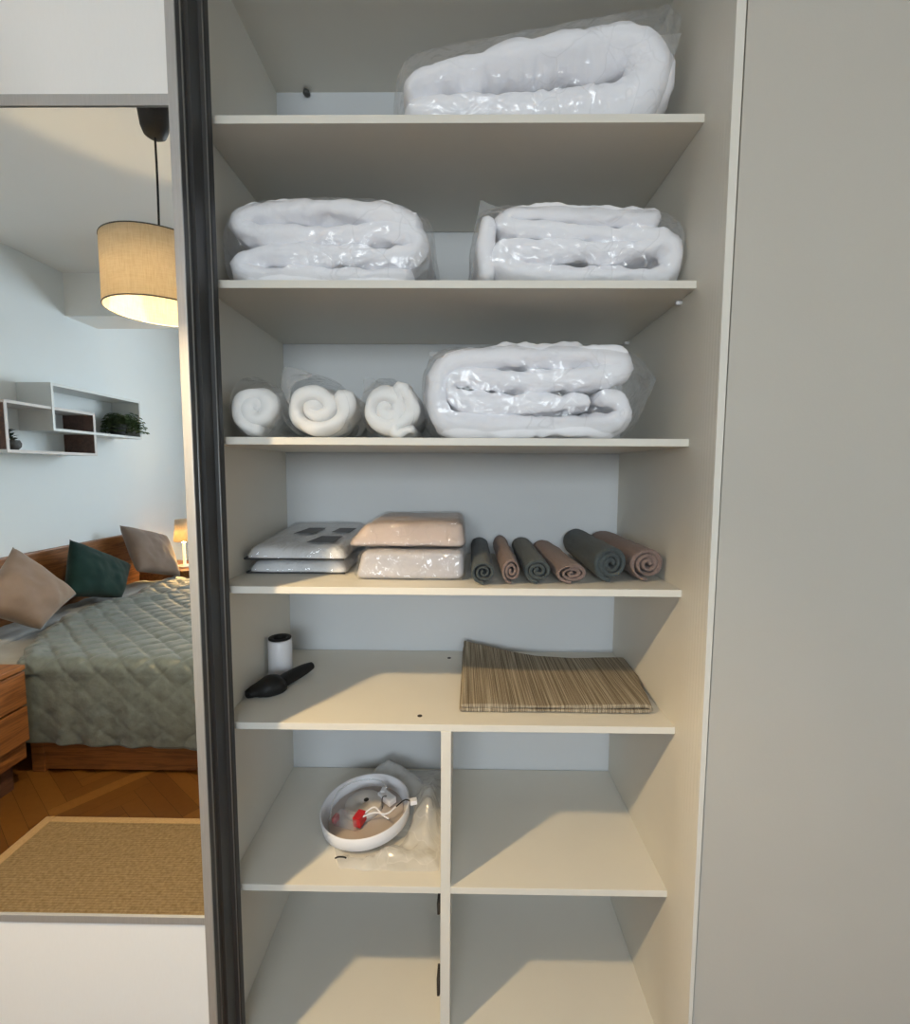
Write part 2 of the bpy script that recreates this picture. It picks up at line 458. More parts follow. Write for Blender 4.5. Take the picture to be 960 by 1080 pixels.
# ------------------------------------------------------------------ the room
def parquet(x0, x1, y0, y1, ang, w=.068, k=6):
    bm = bmesh.new()
    lay = bm.faces.layers.float.new('plank')
    L = w * k; g = .0006
    ca, sa = math.cos(ang), math.sin(ang); cx, cy = (x0 + x1) / 2, (y0 + y1) / 2
    R = math.hypot(x1 - x0, y1 - y0) / 2 + L
    # dark bed under the planks
    def clip_add(rect, z):
        poly = [(cx + ca * u - sa * v, cy + sa * u + ca * v) for u, v in rect]
        for axis, lim, sgn in ((0, x0, 1), (0, x1, -1), (1, y0, 1), (1, y1, -1)):
            out = []
            for i in range(len(poly)):
                a, b = poly[i], poly[(i + 1) % len(poly)]
                da, db = (a[axis] - lim) * sgn, (b[axis] - lim) * sgn
                if da >= 0: out.append(a)
                if da * db < 0:
                    t = da / (da - db); out.append((a[0] + (b[0] - a[0]) * t, a[1] + (b[1] - a[1]) * t))
            poly = out
            if len(poly) < 3: return
        top = [bm.verts.new((p[0], p[1], z)) for p in poly]
        try: f = bm.faces.new(top)
        except ValueError: return
        f[lay] = rnd.random() * .62
    n = int(2 * R / w)
    m = int(R / L) + 1
    for i in range(-n, n):
        for j in range(-m - n // k, m + n // k + 1):
            u0 = i * w + 2 * L * j; v0 = i * w
            if abs(v0) < R and abs(u0) < R + L: clip_add([(u0 + g, v0 + g), (u0 + L - g, v0 + g), (u0 + L - g, v0 + w - g), (u0 + g, v0 + w - g)], 0)
            u1 = u0 + L; v1 = v0 + w - L
            if abs(v1) < R + L and abs(u1) < R + L: clip_add([(u1 + g, v1 + g), (u1 + w - g, v1 + g), (u1 + w - g, v1 + L - g), (u1 + g, v1 + L - g)], 0)
    return bm
bmf = parquet(WL, WR, YB, .45, math.radians(38))
me = bpy.data.meshes.new('floor'); bmf.to_mesh(me); bmf.free(); me.materials.append(M['parquet'])
fl = bpy.data.objects.new('floor', me); COL.objects.link(fl); fl['kind'] = 'structure'
struct('floor_base', box((WL - .1, YB - .1, -.06), (WR + .1, .55, -.0008)), M['dark_hole'])
struct('ceiling', box((WL - .1, YB - .1, HC), (WR + .1, .55, HC + .08)), M['ceiling'])
struct('wall_left', box((WL - .1, YB - .1, 0), (WL, .55, HC)), M['wall'])
struct('wall_right', box((WR, YB - .1, 0), (WR + .1, .55, HC)), M['wall'])
# wall beside the wardrobe opening, its edge a hair away from the side panel
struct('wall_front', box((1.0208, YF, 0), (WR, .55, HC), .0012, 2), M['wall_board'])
struct('wall_front.001', box((WL, YF, 0), (-1.06, .55, HC)), M['wall'])
struct('wall_front.002', box((-1.06, YF + .03, 2.52), (1.0195, .55, HC)), M['wall'])
# back wall with the window
WX0, WX1, WZ0, WZ1 = -.55, 1.35, 1.30, 2.42
bm = bmesh.new()
add_box(bm, (WL, YB - .1, 0), (WX0, YB, HC)); add_box(bm, (WX1, YB - .1, 0), (WR, YB, HC))
add_box(bm, (WX0, YB - .1, 0), (WX1, YB, WZ0)); add_box(bm, (WX0, YB - .1, WZ1), (WX1, YB, HC))
struct('wall_back', bm, M['wall'])
bm = bmesh.new()
for a, b in (((WX0, WZ0), (WX0 + .06, WZ1)), ((WX1 - .06, WZ0), (WX1, WZ1)), ((WX0, WZ0), (WX1, WZ0 + .06)), ((WX0, WZ1 - .06), (WX1, WZ1)), (((WX0 + WX1) / 2 - .04, WZ0), ((WX0 + WX1) / 2 + .04, WZ1))):
    add_box(bm, (a[0], YB - .08, a[1]), (b[0], YB - .02, b[1]), .004)
win = struct('window_1', bm, M['shelf_white'])
obj('window_pane', box((WX0 + .05, YB - .055, WZ0 + .05), (WX1 - .05, YB - .05, WZ1 - .05)), M['glass'], win)
struct('ceiling_soffit', box((WL, -2.74, 2.426), (WR, -2.46, HC)), M['ceiling'])
struct('baseboard_left', box((WL, -3.6, 0), (WL + .014, -3.2, .07), .003), M['shelf_white'])

# ------------------------------------------------------------------ the wardrobe
ward = empty('wardrobe', (0, 0, 0), 'built-in white wardrobe with open shelves and a mirrored sliding door at left', 'wardrobe')
# right side panel (front edge leans very slightly)
bm = bmesh.new()
pr = [(1.018, -.098), (1.018, DEP), (1.0, DEP)] + [(1.0 + .0115 * (k / 10) ** 2, -.002 - .096 * k / 10) for k in range(11)]
a = [bm.verts.new((x, y, .0)) for x, y in pr]
b = [bm.verts.new(((1.0 if x < 1.017 else x), (y if y > 0 else y * .95), 2.515)) for x, y in pr]
for i in range(len(pr)): bm.faces.new((a[i], a[(i + 1) % len(pr)], b[(i + 1) % len(pr)], b[i]))
bm.faces.new(a[::-1]); bm.faces.new(b)
obj('side_panel', bm, M['melamine'], ward)
obj('side_panel', box((-.018, -.004, 0), (0, DEP, 2.515), .0008), M['melamine'], ward)
obj('side_panel', box((-1.05, -.13, 0), (-1.032, DEP, 2.515), .0008), M['melamine'], ward)
obj('back_panel', box((-1.05, DEP, 0), (1.018, DEP + .006, 2.515)), M['melamine_back'], ward)
obj('top_panel', box((0, 0, S['S0'] - T), (1, DEP, S['S0'])), M['melamine'], ward)
for k in ('S1', 'S2', 'S3', 'S4', 'S5'):
    obj('shelf', box((.0002, 0, S[k] - T), (.9998, DEP - .003, S[k]), .0009), M['melamine'], ward)
obj('shelf', box((.0002, 0, S['S6'] - T), (.4866, DEP - .003, S['S6']), .0009), M['melamine'], ward)
obj('shelf', box((.5094, 0, S['S6'] - T), (.9998, DEP - .003, S['S6']), .0009), M['melamine'], ward)
obj('bottom_panel', box((.0002, 0, S['S7'] - T), (.9998, DEP - .003, S['S7']), .0009), M['melamine'], ward)
obj('plinth', box((.0, .03, 0), (1, .05, S['S7'] - T)), M['melamine'], ward)
obj('divider', box((.4868, -.001, S['S7']), (.5092, DEP, S['S5'] - T), .0009), M['melamine'], ward)
for z, r in ((.402, .020), (.205, .028)):
    bm = bmesh.new(); add_lathe(bm, [(r * .8, 0), (r, .003), (r, .008), (.0, .010)], n=24, mat=Matrix.Rotation(-PI / 2, 3, 'Y'))
    bmesh.ops.translate(bm, vec=(.4868, .035, z), verts=bm.verts)
    obj('divider_grommet', bm, M['dark_hole'], ward, True)['label'] = 'dark disc on the divider'
for x, y in ((.496, .371), (.437, .036)):
    bm = bmesh.new(); add_lathe(bm, [(.0055, 0), (.0055, .0008), (.002, .0010), (0, .0006)], c=(x, y, S['S5']), n=16)
    obj('shelf_screw', bm, M['dark_hole'], ward, True)
for x, y in ((.992, .065), (.990, .385)):
    bm = bmesh.new(); add_lathe(bm, [(.0045, 0), (.0045, .010), (.003, .012), (0, .012)], n=14, mat=Matrix.Rotation(-PI / 2, 3, 'Y'))
    bmesh.ops.translate(bm, vec=(1.0, y, S['S2'] - T - .006), verts=bm.verts)
    obj('shelf_pin', bm, M['white_plastic'], ward, True)['label'] = 'white shelf pin'
bm = bmesh.new(); add_lathe(bm, [(0, 0), (.006, .001), (.010, .005), (.008, .013), (0, .015)], c=(.088, .42, 2.464), n=20)
obj('corner_bracket', bm, M['bracket'], ward, True)

# sliding doors: the mirrored one in front, a second one parked behind it
DX0, DX1 = -1.03, .038
DB, DT = .03, 2.50
door = obj('sliding_door', box((DX0 + .02, -.112, DB + .02), (DX1 - .02, -.098, DT - .02)), M['panel'], ward)
door['label'] = 'sliding door with mirror between two white panels'
ZM0, ZM1 = .5285, 2.0415
obj('mirror', box((DX0 + .0165, -.1285, ZM0), (DX1 - .0165, -.1135, ZM1)), M['mirror'], door)
obj('upper_panel', box((DX0 + .0165, -.1285, 2.0615), (DX1 - .0165, -.1135, DT - .03)), M['panel'], door)
obj('lower_panel', box((DX0 + .0165, -.1285, DB + .03), (DX1 - .0165, -.1135, .511)), M['panel'], door)
obj('rail', box((DX0 + .0165, -.1315, 2.0425), (DX1 - .0168, -.113, 2.0612), .0012), M['alu'], door)
obj('rail', box((DX0 + .0165, -.1315, .5115), (DX1 - .0168, -.113, .528), .0012), M['alu'], door)
def stile(x, parent, y0, y1, face, sgn=1):
    bm = bmesh.new(); add_box(bm, (x - .0165, y0, DB), (x, y0 + .004, DT), .001); obj('stile_face', bm, M[face], parent)
    bm = bmesh.new()
    d = .006
    prof = [(x - .0165, y0 + .004), (x - .001, y0 + .004), (x - .001, y0 + .018), (x - d, y0 + .024), (x - d, y1 - .008), (x - .001, y1 - .004), (x - .001, y1), (x - .0165, y1)]
    add_prism(bm, prof, DB, DT); obj('stile_profile', bm, M['alu_dark'], parent)
    bm = bmesh.new(); add_tube(bm, [(x - .0012, y0 + .0195, DB), (x - .0012, y0 + .0195, DT)], .0021, 8); obj('stile_ridge', bm, M['alu_ridge'], parent, True)
stile(DX1, door, -.133, -.085, 'alu')
bm = bmesh.new(); add_box(bm, (DX0, -.133, DB), (DX0 + .0165, -.085, DT), .001); obj('stile_face', bm, M['alu'], door)
door2 = obj('sliding_door', box((DX0 + .02, -.060, DB + .02), (DX1 - .02, -.025, DT - .02)), M['panel'], ward)
door2['label'] = 'second sliding door parked behind the mirrored one'
bm = bmesh.new()
x = DX1 - .0005
add_prism(bm, [(x - .016, -.084), (x - .002, -.084), (x - .006, -.078), (x - .006, -.044), (x, -.040), (x, -.037), (x - .005, -.031), (x - .002, -.026), (x - .001, -.014), (x - .016, -.014)], DB, DT)
obj('stile_profile', bm, M['alu_dark'], door2)
bm = bmesh.new(); add_tube(bm, [(x - .0005, -.0385, DB), (x - .0005, -.0385, DT)], .0018, 8); obj('stile_ridge', bm, M['alu_ridge'], door2, True)

# ------------------------------------------------------------------ bagged duvets
def duvet_bag(loc, label, path, t, y0, y1, bag_st, seed, flaps=(), lump=.010, xmax=9, xmin=-9, name='bagged_duvet', zs=1.05):
    z = loc[2]
    root = empty(name, loc, label, 'bedding', 'duvets in clear bags')
    P = [(p[0], z + p[1] * zs) + tuple(q * zs * 1.15 for q in p[2:]) for p in path]
    t *= zs; bag_st = [(a, b * zs, c * zs, d, e) for a, b, c, d, e in bag_st]
    bmd = ribbon(P, t * 1.10, y0 + .006, y1 - .015, 30, 230, seed, lump * 1.15, 13, .009, stitch=.105, zmin=z + .003, xmin=xmin + .004, xmax=xmax - .004, rnd_len=t * .62)
    obj('duvet', bmd, M['duvet'], root, True)
    bs = [(a, z + b, c, d, e) for a, b, c, d, e in bag_st]
    bs = [(a, b, c * 1.03 + .002, d, e * 1.03) for a, b, c, d, e in bs]
    bmb = bag(bs, seed=seed, zmin=z + .001, xmin=xmin, xmax=xmax, power=4.2, wr=.0045)
    obj('plastic_bag', bmb, M['film'], root, True)
    for k, F in enumerate(flaps):
        # F: two polylines (bottom, top) in x,z with y
        lo = smooth_path([(x_, y_, z + z_) for x_, y_, z_ in F[0]], 14); hi = smooth_path([(x_, y_, z + z_) for x_, y_, z_ in F[1]], 14)
        grid = []
        for r in range(8):
            row = []
            for a, b in zip(lo, hi):
                q = a.lerp(b, r / 7); q.y += .010 * nz(q.x, q.z, 0, 22, seed + k); row.append(q)
            grid.append(row)
        o = obj('bag_flap', sheet_flap(grid), M['film_flap'], root, True)
    return root

# top shelf
duvet_bag((.66, .2, S['S1']), 'bagged white duvet leaning up to the right on the topmost shelf',
          [(.435, .040, .058), (.60, .043, .066), (.78, .050, .080), (.875, .060, .084), (.920, .108, .078), (.875, .154, .068), (.76, .143, .066), (.62, .124, .058), (.50, .107, .052), (.440, .092, .046), (.418, .070, .026)], .08, .035, .40,
          [(.378, .060, .010, .20, .12), (.392, .062, .040, .20, .155), (.43, .066, .066, .205, .175), (.58, .077, .082, .21, .185), (.78, .090, .096, .21, .188), (.90, .105, .098, .21, .185), (.935, .125, .085, .20, .17), (.955, .155, .05, .18, .13), (.972, .185, .008, .12, .06)], 1,
          flaps=[([(.80, .06, .185), (.87, .06, .190), (.935, .05, .150), (.945, .05, .11)], [(.80, .09, .194), (.88, .09, .203), (.93, .08, .206), (.974, .06, .198)])], zs=1.2)
# second shelf
duvet_bag((.25, .2, S['S2']), 'bagged white duvet folded in four layers at the left of the second shelf',
          [(.40, .026), (.25, .025), (.10, .027), (.055, .045), (.10, .068), (.25, .070), (.39, .066), (.432, .085), (.40, .110), (.25, .108), (.09, .114), (.052, .135), (.10, .153), (.22, .157), (.36, .148), (.42, .128)], .0445, .032, .40,
          [(.022, .075, .03, .20, .14), (.028, .080, .068, .21, .17), (.06, .088, .086, .215, .186), (.15, .092, .091, .215, .19), (.27, .094, .093, .215, .19), (.37, .090, .089, .215, .19), (.43, .080, .079, .215, .185), (.460, .072, .066, .21, .17), (.468, .066, .03, .2, .14)], 2,
          flaps=[([(.23, .05, .170), (.30, .05, .172), (.38, .05, .158), (.43, .05, .130)], [(.243, .07, .200), (.30, .07, .192), (.38, .07, .165), (.436, .06, .132)])], xmin=.016)
duvet_bag((.78, .2, S['S2']), 'bagged white duvet with one fold standing up its left end beside the right wall',
          [(.955, .094, .03), (.90, .082), (.75, .078), (.625, .082), (.610, .058, .046), (.65, .034), (.80, .028), (.945, .030), (.975, .06, .05), (.955, .092, .050), (.87, .108), (.75, .113), (.64, .122), (.622, .142), (.66, .148), (.80, .146), (.93, .144, .034)], .042, .034, .40,
          [(.545, .055, .045, .20, .14), (.555, .070, .066, .21, .17), (.58, .084, .082, .215, .186), (.66, .086, .084, .215, .19), (.80, .084, .082, .215, .19), (.92, .081, .079, .215, .19), (.965, .077, .074, .215, .185), (.985, .074, .055, .21, .17), (.990, .072, .03, .2, .14)], 3,
          flaps=[([(.548, .05, .10), (.57, .05, .15), (.66, .05, .157), (.70, .05, .152)], [(.565, .06, .186), (.60, .06, .174), (.66, .07, .168), (.70, .07, .160)]),
                 ([(.745, .05, .152), (.80, .05, .154), (.90, .05, .150), (.97, .05, .135)], [(.782, .07, .170), (.82, .07, .168), (.90, .07, .158), (.985, .06, .140)])], xmax=.994)
bm = ribbon([(.580, S['S2'] + .035), (.574, S['S2'] + .08), (.580, S['S2'] + .135)], .036, .036, .39, 16, 50, 33, .010, 14, .01, zmin=S['S2'] + .004, rnd_len=.022)
o = obj('duvet_fold', bm, M['duvet'], bpy.data.objects['bagged_duvet.002'], True)
# third shelf
duvet_bag((.67, .2, S['S3']), 'thick bagged white duvet rolled in on itself beside the three rolled pillows',
          [(.835, .086, .03), (.872, .076, .035), (.878, .050, .045), (.835, .032, .052), (.66, .026, .05), (.53, .028, .05), (.480, .055, .045), (.477, .110, .045), (.505, .158, .045), (.60, .171, .046), (.74, .176, .048), (.845, .172, .046), (.870, .148, .046), (.81, .130, .042), (.66, .122, .042), (.53, .130, .040), (.500, .108, .034), (.54, .080, .040), (.68, .074, .042), (.79, .078, .038)], .045, .034, .40,
          [(.444, .085, .035, .2, .14), (.450, .090, .066, .21, .17), (.475, .098, .092, .215, .186), (.56, .101, .097, .215, .19), (.70, .103, .099, .215, .19), (.82, .102, .098, .215, .19), (.89, .100, .090, .21, .18), (.915, .108, .070, .19, .15), (.932, .117, .040, .15, .10), (.947, .125, .004, .10, .05)], 4,
          flaps=[([(.46, .05, .17), (.56, .05, .186), (.70, .05, .190), (.86, .05, .18)], [(.455, .07, .192), (.57, .07, .200), (.71, .07, .203), (.87, .06, .194)])])

# ------------------------------------------------------------------ rolled pillows on the third shelf
def spiral(cx, cz, rx, rz, turns, t, a0, tail=None, n=60, r0=.12):
    pts = []
    for k in range(n):
        f = k / (n - 1); a = a0 + 2 * PI * turns * f
        r = r0 + (1 - r0) * f
        pts.append((cx + rx * r * math.cos(a), cz + rz * r * math.sin(a)))
    if tail: pts += tail
    return pts
def roll_pillow(loc, label, path, t, y0, y1, bag_st, seed, flap=None):
    z = loc[2]
    root = empty('rolled_pillow', loc, label, 'pillow', 'rolled white pillows in film')
    bmr = ribbon([(a, z + b) + tuple(c) for a, b, *c in path], t, y0, y1, 12, 170, seed, .010, 22, .014, zmin=z + .002, rnd_len=t * .7, xmin=.006)
    obj('pillow', bmr, M['pillow_white'], root, True)
    # film wrapped round the roll
    cx, cz, rx, rz = bag_st
    bmw = bmesh.new(); rings = []
    for k in range(16):
        v = k / 15; y = y0 + .004 + (y1 - y0 + .01) * v; ring = []
        for j in range(48):
            a = 2 * PI * j / 48
            q = 1 + .06 * nz(math.cos(a) * 2, math.sin(a) * 2, y * 9, 1.3, seed)
            ring.append(bmw.verts.new((max(.003, cx + rx * q * math.cos(a)), y, max(z + .0008, z + cz + rz * q * math.sin(a)))))
        rings.append(ring)
    for A, B in zip(rings, rings[1:]):
        for j in range(48): bmw.faces.new((A[j], A[(j + 1) % 48], B[(j + 1) % 48], B[j]))
    obj('plastic_wrap', bmw, M['film'], root, True)
    if flap:
        lo = smooth_path([(x_, y_, z + z_) for x_, y_, z_ in flap[0]], 10); hi = smooth_path([(x_, y_, z + z_) for x_, y_, z_ in flap[1]], 10)
        grid = [[a.lerp(b, r / 5) + Vector((0, .006 * nz(a.x, r, 0, 20, seed), 0)) for a, b in zip(lo, hi)] for r in range(6)]
        obj('wrap_flap', sheet_flap(grid), M['film_flap'], root, True)
roll_pillow((.08, .2, S['S3']), 'rolled white pillow partly hidden by the sliding door, leftmost of three',
            spiral(.078, .064, .042, .044, 1.55, .03, 1.2, tail=None, r0=.25), .036, .035, .34, (.078, .065, .054, .066), 11)
roll_pillow((.21, .2, S['S3']), 'rolled white pillow with a lifted film flap, middle one of three',
            spiral(.210, .066, .064, .050, 1.75, .03, -4.2, r0=.10), .038, .032, .36, (.212, .067, .0735, .067), 12,
            flap=([(.158, .03, .070), (.168, .03, .112), (.21, .03, .132)], [(.128, .06, .118), (.142, .06, .157), (.20, .06, .142)]))
roll_pillow((.38, .2, S['S3']), 'rolled white pillow with a loose end, rightmost of three, touching the big duvet',
            spiral(.368, .066, .055, .045, 1.75, .028, 2.6, r0=.2, tail=[(.385, .019, .03), (.414, .020, .026)]), .034, .034, .33, (.367, .064, .059, .065), 13,
            flap=([(.30, .12, .11), (.32, .12, .12), (.345, .12, .125)], [(.295, .14, .145), (.315, .14, .150), (.33, .14, .140)]))

# ------------------------------------------------------------------ packed bed linen on the fourth shelf
Z4 = S['S4']
def soft_box(a, b, r, seed, amp=.003, taper=(0, 0, 0, 0), n=16, backlift=0.0):
    """rounded packet: a box grid with soft edges; taper insets the top on x0,x1,y0,y1"""
    bm = bmesh.new(); add_box(bm, a, b)
    bmesh.ops.subdivide_edges(bm, edges=bm.edges[:], cuts=n, use_grid_fill=True)
    c = [(a[i] + b[i]) / 2 for i in range(3)]; h = [(b[i] - a[i]) / 2 for i in range(3)]
    for v in bm.verts:
        p = v.co.copy(); q = Vector()
        for i in range(3):
            lim = h[i] - r; d = p[i] - c[i]
            q[i] = c[i] + max(-lim, min(lim, d))
        d = p - q
        if d.length > 1e-9: p = q + d.normalized() * min(d.length, r)
        f = (p.z - a[2]) / (b[2] - a[2])
        fx = (p.x - a[0]) / (b[0] - a[0]); fy = (p.y - a[1]) / (b[1] - a[1])
        p.x += f * (taper[0] * (1 - fx) - taper[1] * fx); p.y += f * (taper[2] * (1 - fy) - taper[3] * fy)
        p.z += backlift * fy * f
        nn = (d.normalized() if d.length > 1e-9 else Vector((0, 0, 0)))
        p += nn * amp * nz(p.x, p.y, p.z, 16, seed)
        p.z = max(p.z, a[2]); v.co = p
    return bm

def packet(name, loc, label, a, b, mat, seed, r=.014, taper=(0, 0, 0, 0), cat='bed linen', backlift=0.0, film='film_tight', flap=None, grow=.004, floor=None):
    root = empty(name, loc, label, cat, 'packed bed sheets')
    obj('folded_sheet', soft_box(a, b, r, seed, .004, taper, 18, backlift), M[mat], root, True)
    g = grow
    a2 = (a[0] - g, a[1] - g, a[2] - (0 if floor is None else 0)); b2 = (b[0] + g, b[1] + g, b[2] + g)
    bm = soft_box((a2[0], a2[1], a[2] - .0006), b2, r + .002, seed + 4, .0035, taper, 22, backlift)
    obj('plastic_wrap', bm, M[film], root, True)
    return root
g1 = packet('packed_sheet', (.41, .2, Z4), 'clear packet of pale grey bed linen under the pink packet', (.286, .062, Z4 + .0015), (.536, .375, Z4 + .066), 'sheet_grey', 21, .016, (.012, .0, .01, 0))
bm = bmesh.new()
g2 = packet('packed_sheet', (.40, .2, Z4 + .076), 'clear packet of dusty pink bed linen lying on the grey packet', (.262, .085, Z4 + .0735), (.538, .385, Z4 + .128), 'sheet_pink', 22, .015, (.045, .006, .035, 0))
# loose end of the film at the packet's left
grid = []
for r in range(8):
    row = []
    for c in range(10):
        u, v = r / 7, c / 9
        row.append(Vector((.270 - .034 * u, .075 + .10 * v, Z4 + .080 + .010 * math.sin(u * 5 + v * 3) - .006 * u + .006 * nz(u * 4, v * 4, 0, 1, 5))))
    grid.append(row)
obj('wrap_flap', sheet_flap(grid), M['film_tight'], g2, True)

# the flat white pair at the left
def white_packet(label, z0, z1, lift, seed, y0, printed):
    root = empty('packed_sheet', (.14, .25, z0), label, 'bed linen', 'packed bed sheets')
    a, b = (.012, y0, z0), (.256, .422, z1)
    obj('folded_sheet', soft_box(a, b, .013, seed, .003, (.012, .02, .02, 0), 18, lift), M['sheet_white'], root, True)
    # dark piping along the lower seam
    bm = bmesh.new()
    add_tube(bm, smooth_path([(.014, .41, z0 + .005 + lift * .2), (.010, .25, z0 + .004), (.014, y0 + .012, z0 + .004), (.03, y0 - .001, z0 + .0035), (.14, y0 - .002, z0 + .0035), (.252, y0 - .001, z0 + .0035)], 30), .0021, 6)
    obj('piping', bm, M['piping'], root, True)['label'] = 'dark piping'
    bm = soft_box((a[0] - .003, a[1] - .006, z0 - .0004), (b[0] + .003, b[1] + .003, z1 + .003), .015, seed + 4, .003, (.012, .02, .02, 0), 22, lift)
    obj('plastic_wrap', bm, M['film_tight'], root, True)
    if printed:
        def top(x, y): return z1 + .0045 + lift * (y - y0) / (.422 - y0)
        quads = [[(.085, .245), (.135, .245), (.150, .315), (.105, .315)], [(.150, .150), (.215, .150), (.222, .215), (.168, .215)], [(.180, .265), (.228, .265), (.236, .315), (.190, .315)]]
        for qd in quads:
            bm = bmesh.new()
            lo = [bm.verts.new((x_, y_, top(x_, y_) - .0006)) for x_, y_ in qd]; hi = [bm.verts.new((x_, y_, top(x_, y_) + .0004)) for x_, y_ in qd]
            for i in range(4): bm.faces.new((lo[i], lo[(i + 1) % 4], hi[(i + 1) % 4], hi[i]))
            bm.faces.new(lo[::-1]); bm.faces.new(hi)
            obj('printed_patch', bm, M['print_grey'], root)['label'] = 'dark grey printed patch'
    return root
white_packet('flat packet of white bed linen lying directly on the shelf, below the printed packet', Z4 + .001, Z4 + .031, 0.0, 25, .118, False)
white_packet('flat packet of white bed linen with dark grey printed patches on top', Z4 + .0365, Z4 + .066, .028, 26, .108, True)

# ------------------------------------------------------------------ rolled towels
def towel(label, cx, w, h, y0, y1, turns, a0, mat, seed, t, tail=None, skew=0.0):
    t = .84 * (min(w, h) / 2) * .80 / turns
    rx, rz = w / 2 - t / 2, h / 2 - t / 2
    path = spiral(cx, Z4 + h / 2 + .0015, rx, rz, turns, t, -1.7 - 2 * PI * turns, r0=.16, n=80)
    if tail: path += [(a, Z4 + b) for a, b in tail]
    bm = ribbon(path, t, y0, y1, 16, 220, seed, .0030, 26, .012, skew=skew, zmin=Z4 + .0008, xmax=.9985, fuzz=.0010, fscale=150, rnd_len=t * .6, back_t=1.0)
    o = obj('rolled_towel', bm, M[mat], None, True)
    tag(o, label, 'towel', 'rolled towels'); center_origin(o)
    return o
towel('dark teal grey rolled towel beside the bed linen packets, first from left', .5785, .059, .056, .018, .41, 2.3, -1.2, 'towel_teal', 41, .0095, skew=.02)
towel('slim taupe rolled towel between two teal grey towels, second from left', .640, .047, .062, .026, .41, 2.3, -1.9, 'towel_taupe', 42, .0080, skew=.02)
towel('teal grey rolled towel, third from left, between the two slim taupe rolls', .7005, .066, .058, .036, .41, 2.4, -1.0, 'towel_teal', 43, .0095, skew=.03)
towel('taupe rolled towel with a flattened dark-lined spiral end, fourth from left', .7765, .077, .047, .038, .41, 2.4, -1.6, 'towel_taupe', 44, .0085, skew=.0)
towel('thick teal grey rolled towel, largest one, second from right', .8665, .084, .085, .055, .41, 2.7, -2.2, 'towel_teal', 45, .0115, skew=.02)
towel('thick taupe rolled towel against the right side panel', .9535, .086, .080, .068, .41, 2.7, -2.4, 'towel_taupe', 46, .0115, skew=-.0)

# ------------------------------------------------------------------ fifth shelf
Z5 = S['S5']
# lint roller refill standing on end
root = empty('paper_roll', (.0365, .25, Z5), 'white paper roll with a dark core standing on end by the left panel', 'roll')
bm = bmesh.new(); add_lathe(bm, [(.0185, .001), (.0300, .001), (.0312, .003), (.0312, .097), (.030, .0985), (.0185, .0985)], c=(.0375, .25, Z5), n=48, closed=True)
obj('paper', bm, M['white_plastic'], root, True)
bm = bmesh.new(); add_lathe(bm, [(.0165, .0), (.0183, .0), (.0183, .098), (.0215, .0995), (.0295, .1000), (.0295, .1035), (.021, .104), (.0165, .1015)], c=(.0375, .25, Z5), n=48, closed=True)
obj('core', bm, M['black'], root, True)['label'] = 'dark brown core and rim'
# black holder lying in front
root = empty('roller_holder', (.06, .16, Z5), 'black plastic holder with a tapered arm lying in front of the white roll', 'holder')
def ellipsoid_chain(path, radii, flat, name, parent):
    bm = bmesh.new(); n = 20
    pts = smooth_path(path, 26); rr = smooth_path([(r, f, 0) for r, f in radii], 26)
    rings = []
    for i, p in enumerate(pts):
        t_ = (pts[min(i + 1, 25)] - pts[max(i - 1, 0)]).normalized(); t_.z = 0; t_.normalize()
        s_ = Vector((-t_.y, t_.x, 0))
        ring = []
        for k in range(n):
            a_ = 2 * PI * k / n
            v = p + s_ * math.cos(a_) * rr[i].x + Vector((0, 0, 1)) * math.sin(a_) * rr[i].y
            v.z = max(v.z, Z5 + .0008); v.x = max(v.x, .002)
            ring.append(bm.verts.new(v))
        rings.append(ring)
    for A, B in zip(rings, rings[1:]):
        for k in range(n): bm.faces.new((A[k], A[(k + 1) % n], B[(k + 1) % n], B[k]))
    bm.faces.new(rings[0][::-1]); bm.faces.new(rings[-1])
    return obj(name, bm, M['black'], parent, True)
ellipsoid_chain([(.010, .105, Z5 + .012), (.025, .122, Z5 + .014), (.048, .135, Z5 + .018), (.070, .150, Z5 + .017), (.083, .160, Z5 + .012)], [(.012, .009), (.024, .015), (.033, .026), (.030, .024), (.018, .012)], 1, 'body', root)
ellipsoid_chain([(.062, .160, Z5 + .013), (.082, .195, Z5 + .016), (.105, .238, Z5 + .018), (.119, .262, Z5 + .019)], [(.020, .014), (.021, .015), (.017, .014), (.011, .010)], 1, 'arm', root)
# folded woven mat
def mat_path():
    return [(.535, Z5 + .0065), (.65, Z5 + .006), (.80, Z5 + .0062), (.955, Z5 + .0068), (.972, Z5 + .0125), (.955, Z5 + .0195), (.85, Z5 + .0165), (.75, Z5 + .0155), (.65, Z5 + .0155), (.538, Z5 + .016)]
bm = ribbon(mat_path(), .0085, .052, .335, 26, 160, 51, .002, 8, .003, skew=0.0, zmin=Z5 + .0006, rnd_len=.004, fuzz=.0006, fscale=200)
for v in bm.verts:
    f = (v.co.y - .052) / .283; u = (v.co.x - .535) / .437
    v.co.x += .040 * f * u + .010 * f - .004
    if v.co.z > Z5 + .0108 or True:
        lift = .032 * max(0, 1 - u * 2.2) ** 1.3 * f ** 2
        top = max(0, min(1, (v.co.z - Z5 - .008) / .004))
        v.co.z += lift * (.4 + .6 * top)
    v.co.y += .046 * max(0, 1 - u * 1.6) * f
    v.co.x = min(v.co.x, .998)
o = obj('woven_mat', bm, M['placemat'], None, True)
tag(o, 'folded woven mat with fine beige and dark brown stripes on the fifth shelf', 'mat'); center_origin(o)

